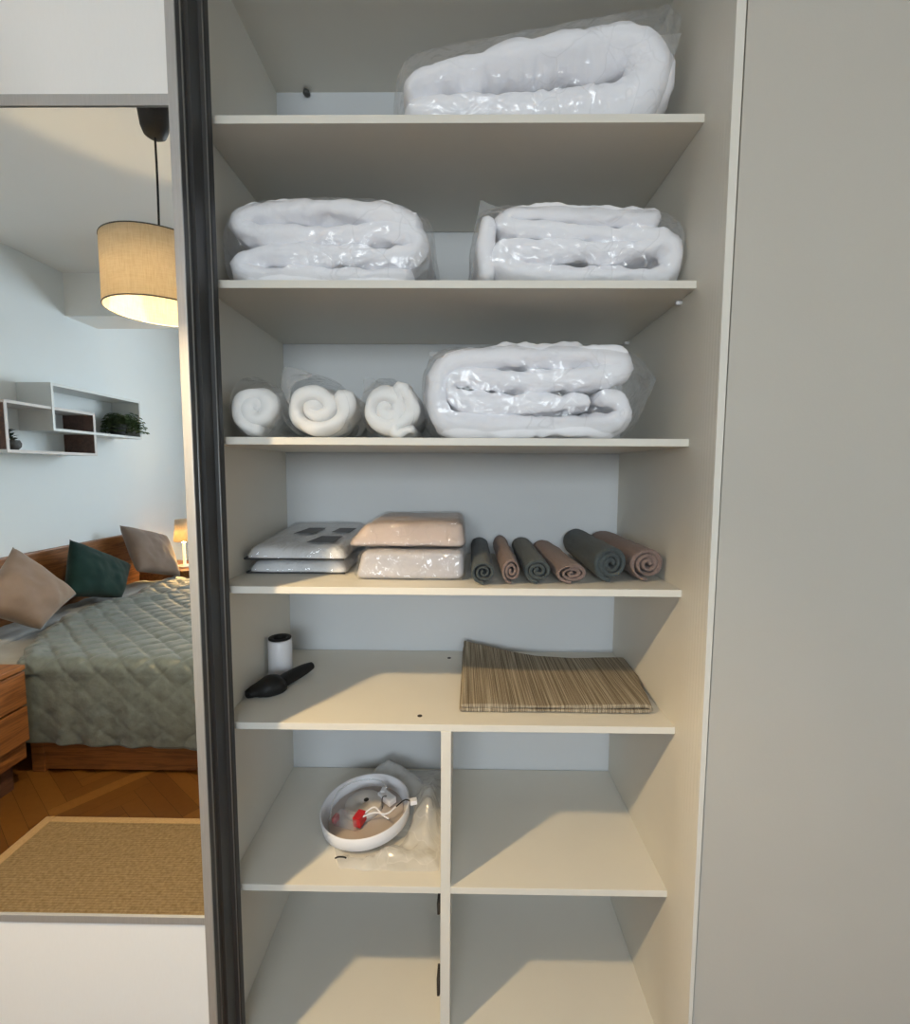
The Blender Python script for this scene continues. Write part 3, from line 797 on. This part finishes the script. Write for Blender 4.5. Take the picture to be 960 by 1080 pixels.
# ------------------------------------------------------------------ ceiling light fitting in a bag, lower left compartment
Z6 = S['S6']
FC = Vector((.279, .198, Z6 + .019)); tilt = Matrix.Rotation(math.radians(-4), 3, 'Y') @ Matrix.Rotation(math.radians(3), 3, 'X')
lamp = empty('light_fitting', (.285, .205, Z6), 'round white ceiling light fitting with loose wires and red connectors', 'light fitting')
def fp(x, y, z): return FC + tilt @ Vector((x, y, z))
bm = bmesh.new()
add_lathe(bm, [(0, -.003), (.112, -.003), (.1165, 0), (.1185, .032), (.1165, .034), (.1145, .032), (.1125, .003), (0, .003)], FC, 64, tilt)
obj('housing', bm, M['white_plastic'], lamp, True)
bm = bmesh.new(); add_lathe(bm, [(0, .0035), (.100, .0035), (.100, .006), (0, .006)], FC, 56, tilt); obj('base_plate', bm, M['plate'], lamp, False)
bm = bmesh.new(); c2 = fp(-.010, .020, 0); add_lathe(bm, [(0, .006), (.052, .006), (.050, .020), (.046, .022), (.008, .022), (.007, .016), (0, .016)], c2, 48, tilt); obj('center_boss', bm, M['cream_plastic'], lamp, True)
bm = bmesh.new(); add_lathe(bm, [(0, .0222), (.007, .0222), (.007, .0228), (0, .0228)], fp(-.004, .028, 0), 16, tilt); obj('screw_hole', bm, M['dark_hole'], lamp)
def block(dx, dy, z0, ang, sx, sy, sz, mat, name, bev=.002):
    bm = bmesh.new(); add_box(bm, (-sx / 2, -sy / 2, 0), (sx / 2, sy / 2, sz), bev)
    R_ = tilt @ Matrix.Rotation(ang, 3, 'Z')
    p0 = fp(dx, dy, z0)
    for v in bm.verts: v.co = p0 + R_ @ v.co
    return obj(name, bm, M[mat], lamp)
block(-.040, -.038, .010, -.35, .066, .036, .022, 'clear_plastic', 'terminal_cover')
block(-.008, -.040, .011, -.35, .022, .032, .026, 'red_plastic', 'connector')['label'] = 'red connector'
block(-.074, -.028, .010, -.35, .010, .020, .016, 'red_plastic', 'connector')['label'] = 'red connector'
block(.052, .034, .012, -.75, .052, .024, .018, 'white_plastic', 'driver_box')
block(.040, .052, .012, -.2, .012, .018, .022, 'white_plastic', 'terminal')
for pts, r, mt in (([(-.004, -.044, .030), (.030, -.036, .036), (.062, -.040, .034), (.085, -.020, .036)], .0022, 'white_plastic'),
                   ([(-.002, -.036, .030), (.028, -.022, .040), (.052, -.040, .032), (.070, -.052, .030)], .0022, 'white_plastic'),
                   ([(.052, .028, .030), (.045, .010, .040), (.046, -.010, .024)], .0012, 'black'),
                   ([(.085, -.020, .036), (.108, -.010, .046), (.125, -.012, .044)], .0016, 'black'),
                   ([(-.092, -.03, .012), (-.088, .02, .040), (-.060, .062, .046), (-.01, .085, .040), (.030, .080, .036), (.05, .06, .03)], .0022, 'clear_plastic')):
    bm = bmesh.new(); add_tube(bm, smooth_path([fp(*p) for p in pts], 24), r, 8); obj('wire', bm, M[mt], lamp, True)
block(.132, -.014, .038, .2, .018, .014, .012, 'white_plastic', 'plug', .0015)
# the film bag, crumpled under and behind the fitting
def film_sheet():
    bm = bmesh.new(); nu, nv = 60, 60
    V = []
    for i in range(nu):
        row = []
        for j in range(nv):
            u, v = i / (nu - 1), j / (nv - 1)
            x = .205 + .277 * u; y = .040 + .375 * v
            if v < .25: x += (.25 - v) * .16 * (1 - u)
            if v > .6: x += (v - .6) * .32 * (1 - u)
            d = math.hypot(x - FC.x, y - FC.y)
            edge = min(u, 1 - u, v, 1 - v)
            hgt = .003 + .016 * max(0, 1 - abs(nz(x + .5 * y, y, 0, 9, 3)) * 3.2) * min(1, edge * 7) + .007 * (1 - 2 * abs(nz(x, y, 1, 26, 4))) * min(1, edge * 9)
            if d < .128: hgt = min(hgt, .0005 + .004 * (.5 + .5 * nz(x, y, 0, 50, 2)))
            else:
                k = max(0, 1 - (d - .128) / .07)
                side = max(0, (x - FC.x) * .8 + (y - FC.y)) / .14
                hgt += .050 * math.sin(k * PI * .9) * min(1, side) + .028 * max(0, 1 - abs(x - .452) / .03) * min(1, max(0, 1 - abs(v - .5) * 2)) 
            row.append(bm.verts.new((min(x, .4845), y + .008 * nz(x, y, 3, 20, 6), Z6 + max(.0012, hgt))))
        V.append(row)
    for i in range(nu - 1):
        for j in range(nv - 1): bm.faces.new((V[i][j], V[i + 1][j], V[i + 1][j + 1], V[i][j + 1]))
    return bm
o = obj('plastic_bag', film_sheet(), M['film_soft'], None, True)
tag(o, 'crumpled translucent plastic bag lying under and behind the light fitting', 'bag'); center_origin(o)
bm = bmesh.new(); add_tube(bm, smooth_path([(.232, .058, Z6 + .016), (.240, .055, Z6 + .022), (.252, .056, Z6 + .021), (.258, .058, Z6 + .017)], 14), .0019, 8)
b0 = obj('bag_cord', bm, M['black'], o, True)

# ------------------------------------------------------------------ the bed seen in the mirror
BX0, BX1, BY0, BY1 = -2.03, -.02, -1.335, -2.95    # mattress footprint
bed = empty('bed', (-1.05, -2.15, 0), 'wide oak bed with pale sheet, headboard to the wall, reflected in the mirror', 'bed')
bm = bmesh.new(); add_box(bm, (BX0 + .60, BY0 - .045, .012), (BX1 - .02, BY0 - .012, .27), .004); obj('side_rail', bm, M['wood_bed'], bed)
bm = bmesh.new(); add_box(bm, (BX0, BY1 + .012, .012), (BX1 - .02, BY1 + .045, .27), .004); obj('side_rail', bm, M['wood_bed'], bed)
bm = bmesh.new(); add_box(bm, (BX1 - .045, BY1 + .05, .012), (BX1 - .012, BY0 - .05, .27), .004); obj('foot_rail', bm, M['wood_bed'], bed)
for x_, y_ in ((-1.475, BY0 - .055), (BX1 - .06, BY0 - .055), (-1.475, BY1 + .0), (BX1 - .06, BY1)):
    obj('leg', box((x_, y_, 0), (x_ + .06, y_ + .05, .28), .004), M['wood_bed'], bed)
obj('headboard', box((WL + .012, BY1 - .02, .05), (WL + .05, BY0 + .02, .915), .008), M['wood_night'], bed)
bm = soft_box((BX0, BY1 + .01, .20), (BX1, BY0 - .012, .518), .05, 71, .004, n=24); obj('mattress', bm, M['bed_sheet'], bed, True)

bm = soft_box((BX0, BY1 + .02, .50), (-1.81, BY0 - .03, .542), .020, 72, .010, n=24); obj('sheet_fold', bm, M['bed_sheet'], bed, True)

# quilt, draped
def quilt():
    bm = bmesh.new()
    nu, nv = 190, 250
    yb = [(-1.30, -1.462), (-1.34, -1.49), (-1.45, -1.56), (-1.69, -1.69), (-1.92, -1.77), (-2.205, -1.80), (-2.387, -1.70), (-2.56, -1.755), (-2.94, -1.79), (-3.1, -1.79)]
    def xb(y):
        for (a0, x0), (a1, x1) in zip(yb, yb[1:]):
            if y <= a0 and y >= a1:
                t = (y - a0) / (a1 - a0); t = t * t * (3 - 2 * t); return x0 + (x1 - x0) * t
        return yb[0][1] if y > yb[0][0] else yb[-1][1]
    ztop = .548; yn = BY0 + .028; yf = BY1 - .028
    hem = .17; R_ = .055
    # arc-length profile: hem -> up -> over -> across -> down
    prof = []
    for k in range(60): prof.append((yn + .012 * math.sin(k * .05), hem + (ztop - R_ - hem) * k / 60, Vector((1, 0))))
    for k in range(14): a_ = k / 14 * PI / 2; prof.append((yn - R_ * (1 - math.cos(a_)), ztop - R_ + R_ * math.sin(a_), Vector((math.cos(a_), math.sin(a_)))))
    for k in range(150): prof.append((yn - R_ - (yn - yf - 2 * R_) * k / 150, ztop, Vector((0, 1))))
    for k in range(14): a_ = k / 14 * PI / 2; prof.append((yf + R_ - R_ * math.sin(a_), ztop - R_ + R_ * math.cos(a_), Vector((-math.sin(a_), math.cos(a_)))))
    for k in range(16): prof.append((yf, ztop - R_ - (ztop - R_ - .3) * k / 16, Vector((-1, 0))))
    L = 0; V = []
    for j, (y, z, nn) in enumerate(prof):
        if j: L += math.hypot(y - prof[j - 1][0], z - prof[j - 1][1])
        row = []
        x0 = xb(y); x1 = BX1 + .03
        for i in range(nu):
            u = i / (nu - 1); x = x0 + (x1 - x0) * u
            s = .118
            p, q = (x * .8 + L * .9) / s, (x * .8 - L * .9) / s
            d = min(abs((p % 1) - .5) * 2, 1); e = min(abs((q % 1) - .5) * 2, 1)
            puff = (1 - d ** 4) * (1 - e ** 4)
            fz_ = max(0, min(1, (z - (ztop - R_ * 1.6)) / (R_ * 1.2))); amp = .004 + .012 * fz_
            h = amp * puff ** .6 + .006 * nz(x, y, z, 6, 8) + .003 * nz(x, y, z, 25, 9)
            if j < 60 or z < ztop - R_ - .001:
                dn = (ztop - R_ - z) / (ztop - R_ - hem)
                h += .012 * dn * math.sin(x * 38 + 2 * nz(x, 0, 0, 4, 2)) * (.5 + .5 * nz(x, 0, 0, 7, 5)) + .006 * dn
            else:
                # soft rumple where the quilt is turned back towards the pillows
                h += .014 * math.exp(-((x - x0 - .05) / .04) ** 2) + .020 * math.exp(-((x - x0 - .10 - .25 * max(0, -1.9 - y)) / .05) ** 2) * max(0, min(1, (-1.6 - y) / .3))
            zz = z + nn.y * h; yy = y + nn.x * h
            if z < hem + .02 and j < 60: zz -= .05 * max(0, (x + 1.45)) / .74 * (1 - (z - hem) / .02) * .5
            yy = min(yy, BY0 + .075) if nn.x > 0 else max(yy, BY1 - .05)
            row.append(bm.verts.new((x, yy, zz)))
        V.append(row)
    for j in range(len(V) - 1):
        for i in range(nu - 1): bm.faces.new((V[j][i], V[j][i + 1], V[j + 1][i + 1], V[j + 1][i]))
    return bm
o = obj('quilt', quilt(), M['quilt'], None, True)
so = o.modifiers.new('thickness', 'SOLIDIFY'); so.thickness = .006; so.offset = -1
tag(o, 'grey green diamond-quilted bedspread draped over the bed', 'bedspread')

# cushions
def cushion(label, corners, thick, mat, seed):
    """a soft square cushion slumped between its four corners (upper left, upper right, lower right, lower left, seen from its front)"""
    A, B, C, D = [Vector(c) for c in corners]
    nrm = (C - A).cross(D - B).normalized()
    if nrm.x < 0: nrm = -nrm
    mid = (A + B + C + D) / 4
    bm = bmesh.new(); n = 32; V = {}
    for side in (1, -1):
        for i in range(n + 1):
            for j in range(n + 1):
                u, t_ = i / n * 2 - 1, j / n * 2 - 1
                if side == -1 and (i in (0, n) or j in (0, n)): V[(side, i, j)] = V[(1, i, j)]; continue
                pu = u * (1 - .05 * (1 - t_ * t_)); pt = t_ * (1 - .05 * (1 - u * u))
                a, b = (pu + 1) / 2, (pt + 1) / 2
                p = D.lerp(C, a).lerp(A.lerp(B, a), b)
                h = thick / 2 * max(0, (1 - u ** 2) * (1 - t_ ** 2)) ** .40
                h *= 1 + .25 * nz(p.x, p.y, p.z + side, 7, seed)
                w_ = .007 * nz(p.x, p.y, p.z, 20, seed) * (1 - max(abs(u), abs(t_)) ** 6)
                V[(side, i, j)] = bm.verts.new(p + nrm * (side * h + w_))
    for side in (1, -1):
        for i in range(n):
            for j in range(n):
                f = [V[(side, i, j)], V[(side, i + 1, j)], V[(side, i + 1, j + 1)], V[(side, i, j + 1)]]
                try: bm.faces.new(f if side == 1 else f[::-1])
                except ValueError: pass
    o = obj('cushion', bm, M[mat], None, True); tag(o, label, 'cushion', 'cushions along the headboard'); center_origin(o)
    return o
cushion('taupe cushion nearest the bedside chest, leaning on the headboard', [[-1.88, -1.747, 0.998], [-1.73, -1.959, 0.683], [-1.65, -1.624, 0.588], [-1.74, -1.39, 0.767]], .15, 'pillow_taupe', 1)
cushion('dark green cushion between the two taupe cushions', [[-1.95, -2.198, 0.973], [-1.9, -2.667, 0.714], [-1.745, -2.345, 0.556], [-1.81, -1.965, 0.665]], .14, 'pillow_green', 2)
cushion('taupe cushion farthest along the headboard, near the bedside lamp', [[-1.97, -2.67, 1.008], [-1.92, -3.126, 0.869], [-1.73, -2.983, 0.558], [-1.8, -2.59, 0.682]], .15, 'pillow_taupe', 3)

# near bedside chest
NX0, NX1, NY0, NY1 = WL + .02, -1.390, -1.252, -.82
ns = empty('bedside_chest', ((NX0 + NX1) / 2, (NY0 + NY1) / 2, 0), 'oak bedside chest with two drawers beside the near edge of the bed', 'chest of drawers')
obj('carcass', box((NX0, NY0, .13), (NX1 - .02, NY1, .535), .003), M['wood_night'], ns)
obj('top', box((NX0, NY0 - .0, .538), (NX1 + .004, NY1 + .01, .561), .004), M['wood_night'], ns)
obj('drawer', box((NX1 - .019, NY0, .380), (NX1, NY1, .530), .004), M['wood_night'], ns)
obj('drawer', box((NX1 - .019, NY0, .214), (NX1, NY1, .371), .004), M['wood_night'], ns)
obj('base', box((NX0 + .03, NY0 + .03, 0), (NX1 - .06, NY1 - .03, .13)), M['wood_brown'], ns)
# far bedside table and lamp
FX1 = -1.66
fs = empty('bedside_table', (-1.87, -3.22, 0), 'oak bedside table beyond the far cushion, carrying the small lit lamp', 'bedside table')
obj('top', box((WL + .02, -3.46, .575), (FX1, -3.0, .600), .004), M['wood_night'], fs)
obj('carcass', box((WL + .02, -3.46, .10), (FX1 - .022, -3.0, .572), .003), M['wood_night'], fs)
obj('drawer', box((FX1 - .021, -3.455, .33), (FX1 - .002, -3.005, .568), .003), M['wood_night'], fs)
obj('drawer', box((FX1 - .021, -3.455, .11), (FX1 - .002, -3.005, .322), .003), M['wood_night'], fs)
obj('base', box((WL + .05, -3.43, 0), (FX1 - .05, -3.03, .10)), M['wood_brown'], fs)
bl = empty('bedside_lamp', (-1.74, -3.13, .60), 'small lit bedside lamp with a warm shade on the far bedside table', 'lamp')
bm = bmesh.new(); add_lathe(bm, [(0, .601), (.06, .601), (.06, .612), (.012, .620), (.010, .80), (0, .80)], (-1.80, -3.17, 0), 32); obj('stand', bm, M['shelf_white'], bl, True)
bm = bmesh.new(); add_lathe(bm, [(.075, .82), (.076, .82), (.060, 1.00), (.059, 1.00)], (-1.80, -3.17, 0), 40, closed=True); obj('lamp_shade', bm, M['shade'], bl, True)
bm = bmesh.new(); add_lathe(bm, [(0, .80), (.014, .81), (.024, .85), (.026, .88), (.018, .905), (0, .912)], (-1.80, -3.17, 0), 24); obj('bulb', bm, M['bulb_small'], bl, True)

# rug
rug = empty('rug', (.0, -.66, 0), 'tan ribbed jute rug on the parquet in front of the wardrobe', 'rug')
obj('weave', box((-1.112, -1.020, .0005), (.95, -.30, .0095), .003), M['jute'], rug)
bm = bmesh.new(); add_box(bm, (-1.150, -1.049, .0005), (-1.112, -.27, .0105), .003); add_box(bm, (-1.112, -1.049, .0005), (.985, -1.020, .0105), .003); add_box(bm, (.95, -1.020, .0005), (.985, -.27, .0105), .003); add_box(bm, (-1.112, -.30, .0005), (.95, -.27, .0105), .003)
obj('binding', bm, M['jute_border'], rug)

# wall shelves: two open boxes threaded through each other
def frame_shelf(label, y_near, y_far, z0, z1, x_f, edge_mat, in_mat, t_=.016, near_mat=None):
    root = empty('wall_shelf', (WL, (y_near + y_far) / 2, z0), label, 'shelf', 'wall shelves over the bed')
    xb_ = WL + .001
    obj('bottom_board', box((xb_, y_far, z0), (x_f, y_near, z0 + t_), .001), M[in_mat[0]], root)
    obj('top_board', box((xb_, y_far, z1 - t_), (x_f, y_near, z1), .001), M[in_mat[1]], root)
    obj('end_board', box((xb_, y_near - t_, z0 + t_), (x_f, y_near, z1 - t_)), M[near_mat or in_mat[2]], root)
    obj('end_board', box((xb_, y_far, z0 + t_), (x_f, y_far + t_, z1 - t_)), M[in_mat[3]], root)
    bm = bmesh.new()
    add_box(bm, (x_f, y_far, z0), (x_f + .004, y_near, z0 + t_)); add_box(bm, (x_f, y_far, z1 - t_), (x_f + .004, y_near, z1))
    add_box(bm, (x_f, y_near - t_, z0 + t_), (x_f + .004, y_near, z1 - t_)); add_box(bm, (x_f, y_far, z0 + t_), (x_f + .004, y_far + t_, z1 - t_))
    obj('front_edge', bm, M[edge_mat], root)
    return root
SHELF_K = (2.10 + .527 - .205) / (.527 + 1.704)      # the photo's shelf fronts, carried out to this wall
def real_y(y): return .733 - (.733 - y) * SHELF_K
def real_z(z): return EYE + (z - EYE) * SHELF_K
XF = .527 - (.527 + 1.704) * SHELF_K
frame_shelf('upper white box shelf on the wall, holding the fern', real_y(-1.846), real_y(-2.564), real_z(1.626), real_z(1.886), XF, 'shelf_white', ['shelf_white'] * 4)
frame_shelf('lower box shelf with brown wood insides, holding the small dark plant', real_y(-1.575), real_y(-2.152), real_z(1.498), real_z(1.756), XF - .004, 'shelf_edge', ['shelf_white', 'shelf_edge', 'wood_brown', 'wood_brown'], near_mat='wood_brown')
# plants
def leaf(bm, base, d, up, L, w, droop):
    d = Vector(d).normalized(); s = d.cross(Vector((0, 0, 1))).normalized()
    if s.length < .1: s = Vector((1, 0, 0))
    rows = []
    for k in range(6):
        f = k / 5
        c = Vector(base) + d * L * f + Vector((0, 0, up * L * f - droop * L * f * f))
        ww = w * math.sin(PI * min(1, .12 + f * .88)) * .5 + .0003
        rows.append((bm.verts.new(c + s * ww + Vector((0, 0, .2 * ww))), bm.verts.new(c), bm.verts.new(c - s * ww + Vector((0, 0, .2 * ww)))))
    for a, b in zip(rows, rows[1:]):
        bm.faces.new((a[0], a[1], b[1], b[0])); bm.faces.new((a[1], a[2], b[2], b[1]))
fy, fz = real_y(-2.465), real_z(1.626) + .016
fern = empty('potted_fern', (XF - .10, fy, fz), 'bushy green fern in a pot at the far end of the white wall shelf', 'plant')
bm = bmesh.new(); add_lathe(bm, [(0, .001), (.042, .001), (.055, .08), (.058, .085), (.052, .086), (.048, .076), (0, .076)], (XF - .10, fy, fz), 32); obj('pot', bm, M['terracotta'], fern, True)
bm = bmesh.new(); r2 = random.Random(3)
for k in range(60):
    a_ = r2.random() * 2 * PI; el = r2.uniform(.3, 1.7); L = r2.uniform(.08, .135)
    d = Vector((math.cos(a_) + .35, math.sin(a_), 0)); 
    base = Vector((XF - .10, fy, fz + .08)); st = smooth_path([base, base + d * L * .4 + Vector((0, 0, L * .45 * el)), base + d * L * .8 + Vector((0, 0, L * .25 * el)), base + d * L + Vector((0, 0, -L * .35))], 9)
    for q in st: q.z = min(max(q.z, fz + .004), real_z(1.886) - .03)
    for i, q in enumerate(st[1:]):
        for sg in (1, -1):
            dd = (st[i + 1] - st[i]).cross(Vector((0, 0, 1))).normalized() * sg + d * .5
            leaf(bm, q, dd, -.1, .034, .020, .3)
for v in bm.verts: v.co.z = min(max(v.co.z, fz + .003), real_z(1.886) - .020); v.co.x = max(v.co.x, WL + .012); v.co.y = max(v.co.y, real_y(-2.564) + .02 - (.05 if v.co.x > XF + .008 else 0))
obj('fronds', bm, M['leaf'], fern, True)
py_, pz = real_y(-1.655), real_z(1.498) + .016
pl = empty('potted_succulent', (XF - .05, py_, pz), 'small dark plant in a round grey pot on the lower wall shelf', 'plant')
bm = bmesh.new(); add_lathe(bm, [(0, .001), (.026, .001), (.040, .018), (.042, .036), (.034, .054), (.030, .052), (.028, .046), (0, .046)], (XF - .055, py_, pz), 32); obj('pot', bm, M['terracotta'], pl, True)
bm = bmesh.new()
for k in range(16):
    a_ = k * 2.4; h = .05 + .055 * k / 16
    base = Vector((XF - .055, py_ + .010 * (k / 16) * 2, pz + h)); leaf(bm, base, (math.cos(a_), math.sin(a_), 0), .6, .038, .022, .2)
add_tube(bm, [(XF - .055, py_, pz + .045), (XF - .055, py_ + .008, pz + .08), (XF - .055, py_ + .018, pz + .11)], .003, 6)
obj('leaves', bm, M['leaf_dark'], pl, True)

# ------------------------------------------------------------------ pendant lamp
LX, LY = -.384, -.740
pend = empty('pendant_lamp', (LX, LY, HC), 'pendant lamp with a cream linen drum shade hanging on a black cord', 'lamp')
tl = Matrix.Rotation(math.radians(3), 3, 'Y')
bm = bmesh.new(); add_lathe(bm, [(0, 0.0), (.062, 0.0), (.064, .006), (.062, .012), (.050, .20), (.040, .232), (.022, .243), (0, .245)][::-1], (LX, LY, HC - .30), 40)
bm.free()
bm = bmesh.new(); add_lathe(bm, [(0, -.305), (.018, -.304), (.030, -.296), (.037, -.278), (.068, -.05), (.076, -.002), (0, 0.0)], (LX, LY, HC), 40); obj('ceiling_cup', bm, M['black'], pend, True)
bm = bmesh.new(); add_tube(bm, smooth_path([(LX, LY, HC - .30), (LX + .001, LY, 2.28), (LX - .001, LY, 2.11)], 12), .0032, 8); obj('cord', bm, M['black'], pend, True)
ZT, ZB, RS = 2.085, 1.896, .150
bm = bmesh.new(); add_lathe(bm, [(RS, ZB), (RS + .0015, ZB), (RS + .0015, ZT), (RS, ZT)], (LX, LY, 0), 72, closed=True); obj('lamp_shade', bm, M['shade'], pend, True)
for z_ in (ZT, ZB):
    bm = bmesh.new(); add_tube(bm, [(LX + (RS + .001) * math.cos(2 * PI * k / 64), LY + (RS + .001) * math.sin(2 * PI * k / 64), z_) for k in range(65)], .002, 6, False); obj('shade_ring', bm, M['bracket'], pend, True)
bm = bmesh.new()
for k in range(3):
    a_ = 2 * PI * k / 3; add_tube(bm, [(LX + .018 * math.cos(a_), LY + .018 * math.sin(a_), ZT - .035), (LX + RS * math.cos(a_), LY + RS * math.sin(a_), ZT - .004)], .0018, 6)
obj('shade_spider', bm, M['bracket'], pend, True)
bm = bmesh.new(); add_lathe(bm, [(0, 2.075), (.020, 2.075), (.021, 2.10), (.016, 2.115), (0, 2.118)], (LX, LY, -.035), 24); obj('socket', bm, M['white_plastic'], pend, True)
bm = bmesh.new(); add_lathe(bm, [(0, 1.985), (.014, 1.988), (.026, 2.000), (.030, 2.018), (.030, 2.021), (0, 2.021)], (LX, LY, -.035), 28); blb = obj('bulb', bm, M['bulb'], pend, True)
bm = bmesh.new(); add_lathe(bm, [(0, 2.0215), (.0315, 2.0215), (.030, 2.035), (.018, 2.060), (.013, 2.074), (0, 2.074)], (LX, LY, -.035), 28); obj('bulb_collar', bm, M['white_plastic'], blb, True)  # unseen collar, added to keep the bulb's light from going up

# ------------------------------------------------------------------ daylight and sky
w = bpy.data.worlds.new('World'); SC.world = w; w.use_nodes = True
nt = w.node_tree; bg = nt.nodes['Background']
sky = nt.nodes.new('ShaderNodeTexSky'); sky.sky_type = 'NISHITA'; sky.sun_disc = False; sky.sun_elevation = math.radians(35); sky.sun_rotation = math.radians(200)
nt.links.new(sky.outputs['Color'], bg.inputs['Color']); bg.inputs['Strength'].default_value = .25
ld = bpy.data.lights.new('daylight', 'AREA'); ld.shape = 'RECTANGLE'; ld.size = WX1 - WX0; ld.size_y = WZ1 - WZ0
ld.energy = 101; ld.color = (.80, .91, 1.0)
lo = bpy.data.objects.new('daylight', ld); COL.objects.link(lo)
lo.location = ((WX0 + WX1) / 2, YB - .14, (WZ0 + WZ1) / 2); lo.rotation_euler = (PI / 2, 0, 0)   # shines along +y, in through the window

# ------------------------------------------------------------------ camera
F_PX, PITCH, YAW, ROLL = 497.56, .0874, .0116, -.0054
def cam_dir(u, v, n):
    c, s = math.cos(ROLL), math.sin(ROLL); u, v = c * u + s * v, -s * u + c * v
    c, s = math.cos(PITCH), math.sin(PITCH); y, z = c * n + s * v, -s * n + c * v
    c, s = math.cos(YAW), math.sin(YAW); return Vector((c * u - s * y, s * u + c * y, z))
R_, U_, F_ = cam_dir(1, 0, 0), cam_dir(0, 1, 0), cam_dir(0, 0, 1)
cd = bpy.data.cameras.new('camera'); cd.sensor_fit = 'HORIZONTAL'; cd.sensor_width = 36; cd.lens = 36 * F_PX / 960; cd.clip_start = .02
co = bpy.data.objects.new('camera', cd); COL.objects.link(co)
mw = Matrix((R_, U_, -F_)).transposed().to_4x4(); mw.translation = Vector((.5267, -.9929, EYE))
co.matrix_world = mw
SC.camera = co
SC.view_settings.view_transform = 'Standard'; SC.view_settings.look = 'None'; SC.view_settings.gamma = 1
SC.view_settings.use_curve_mapping = False
SC.view_settings.exposure = 0.0
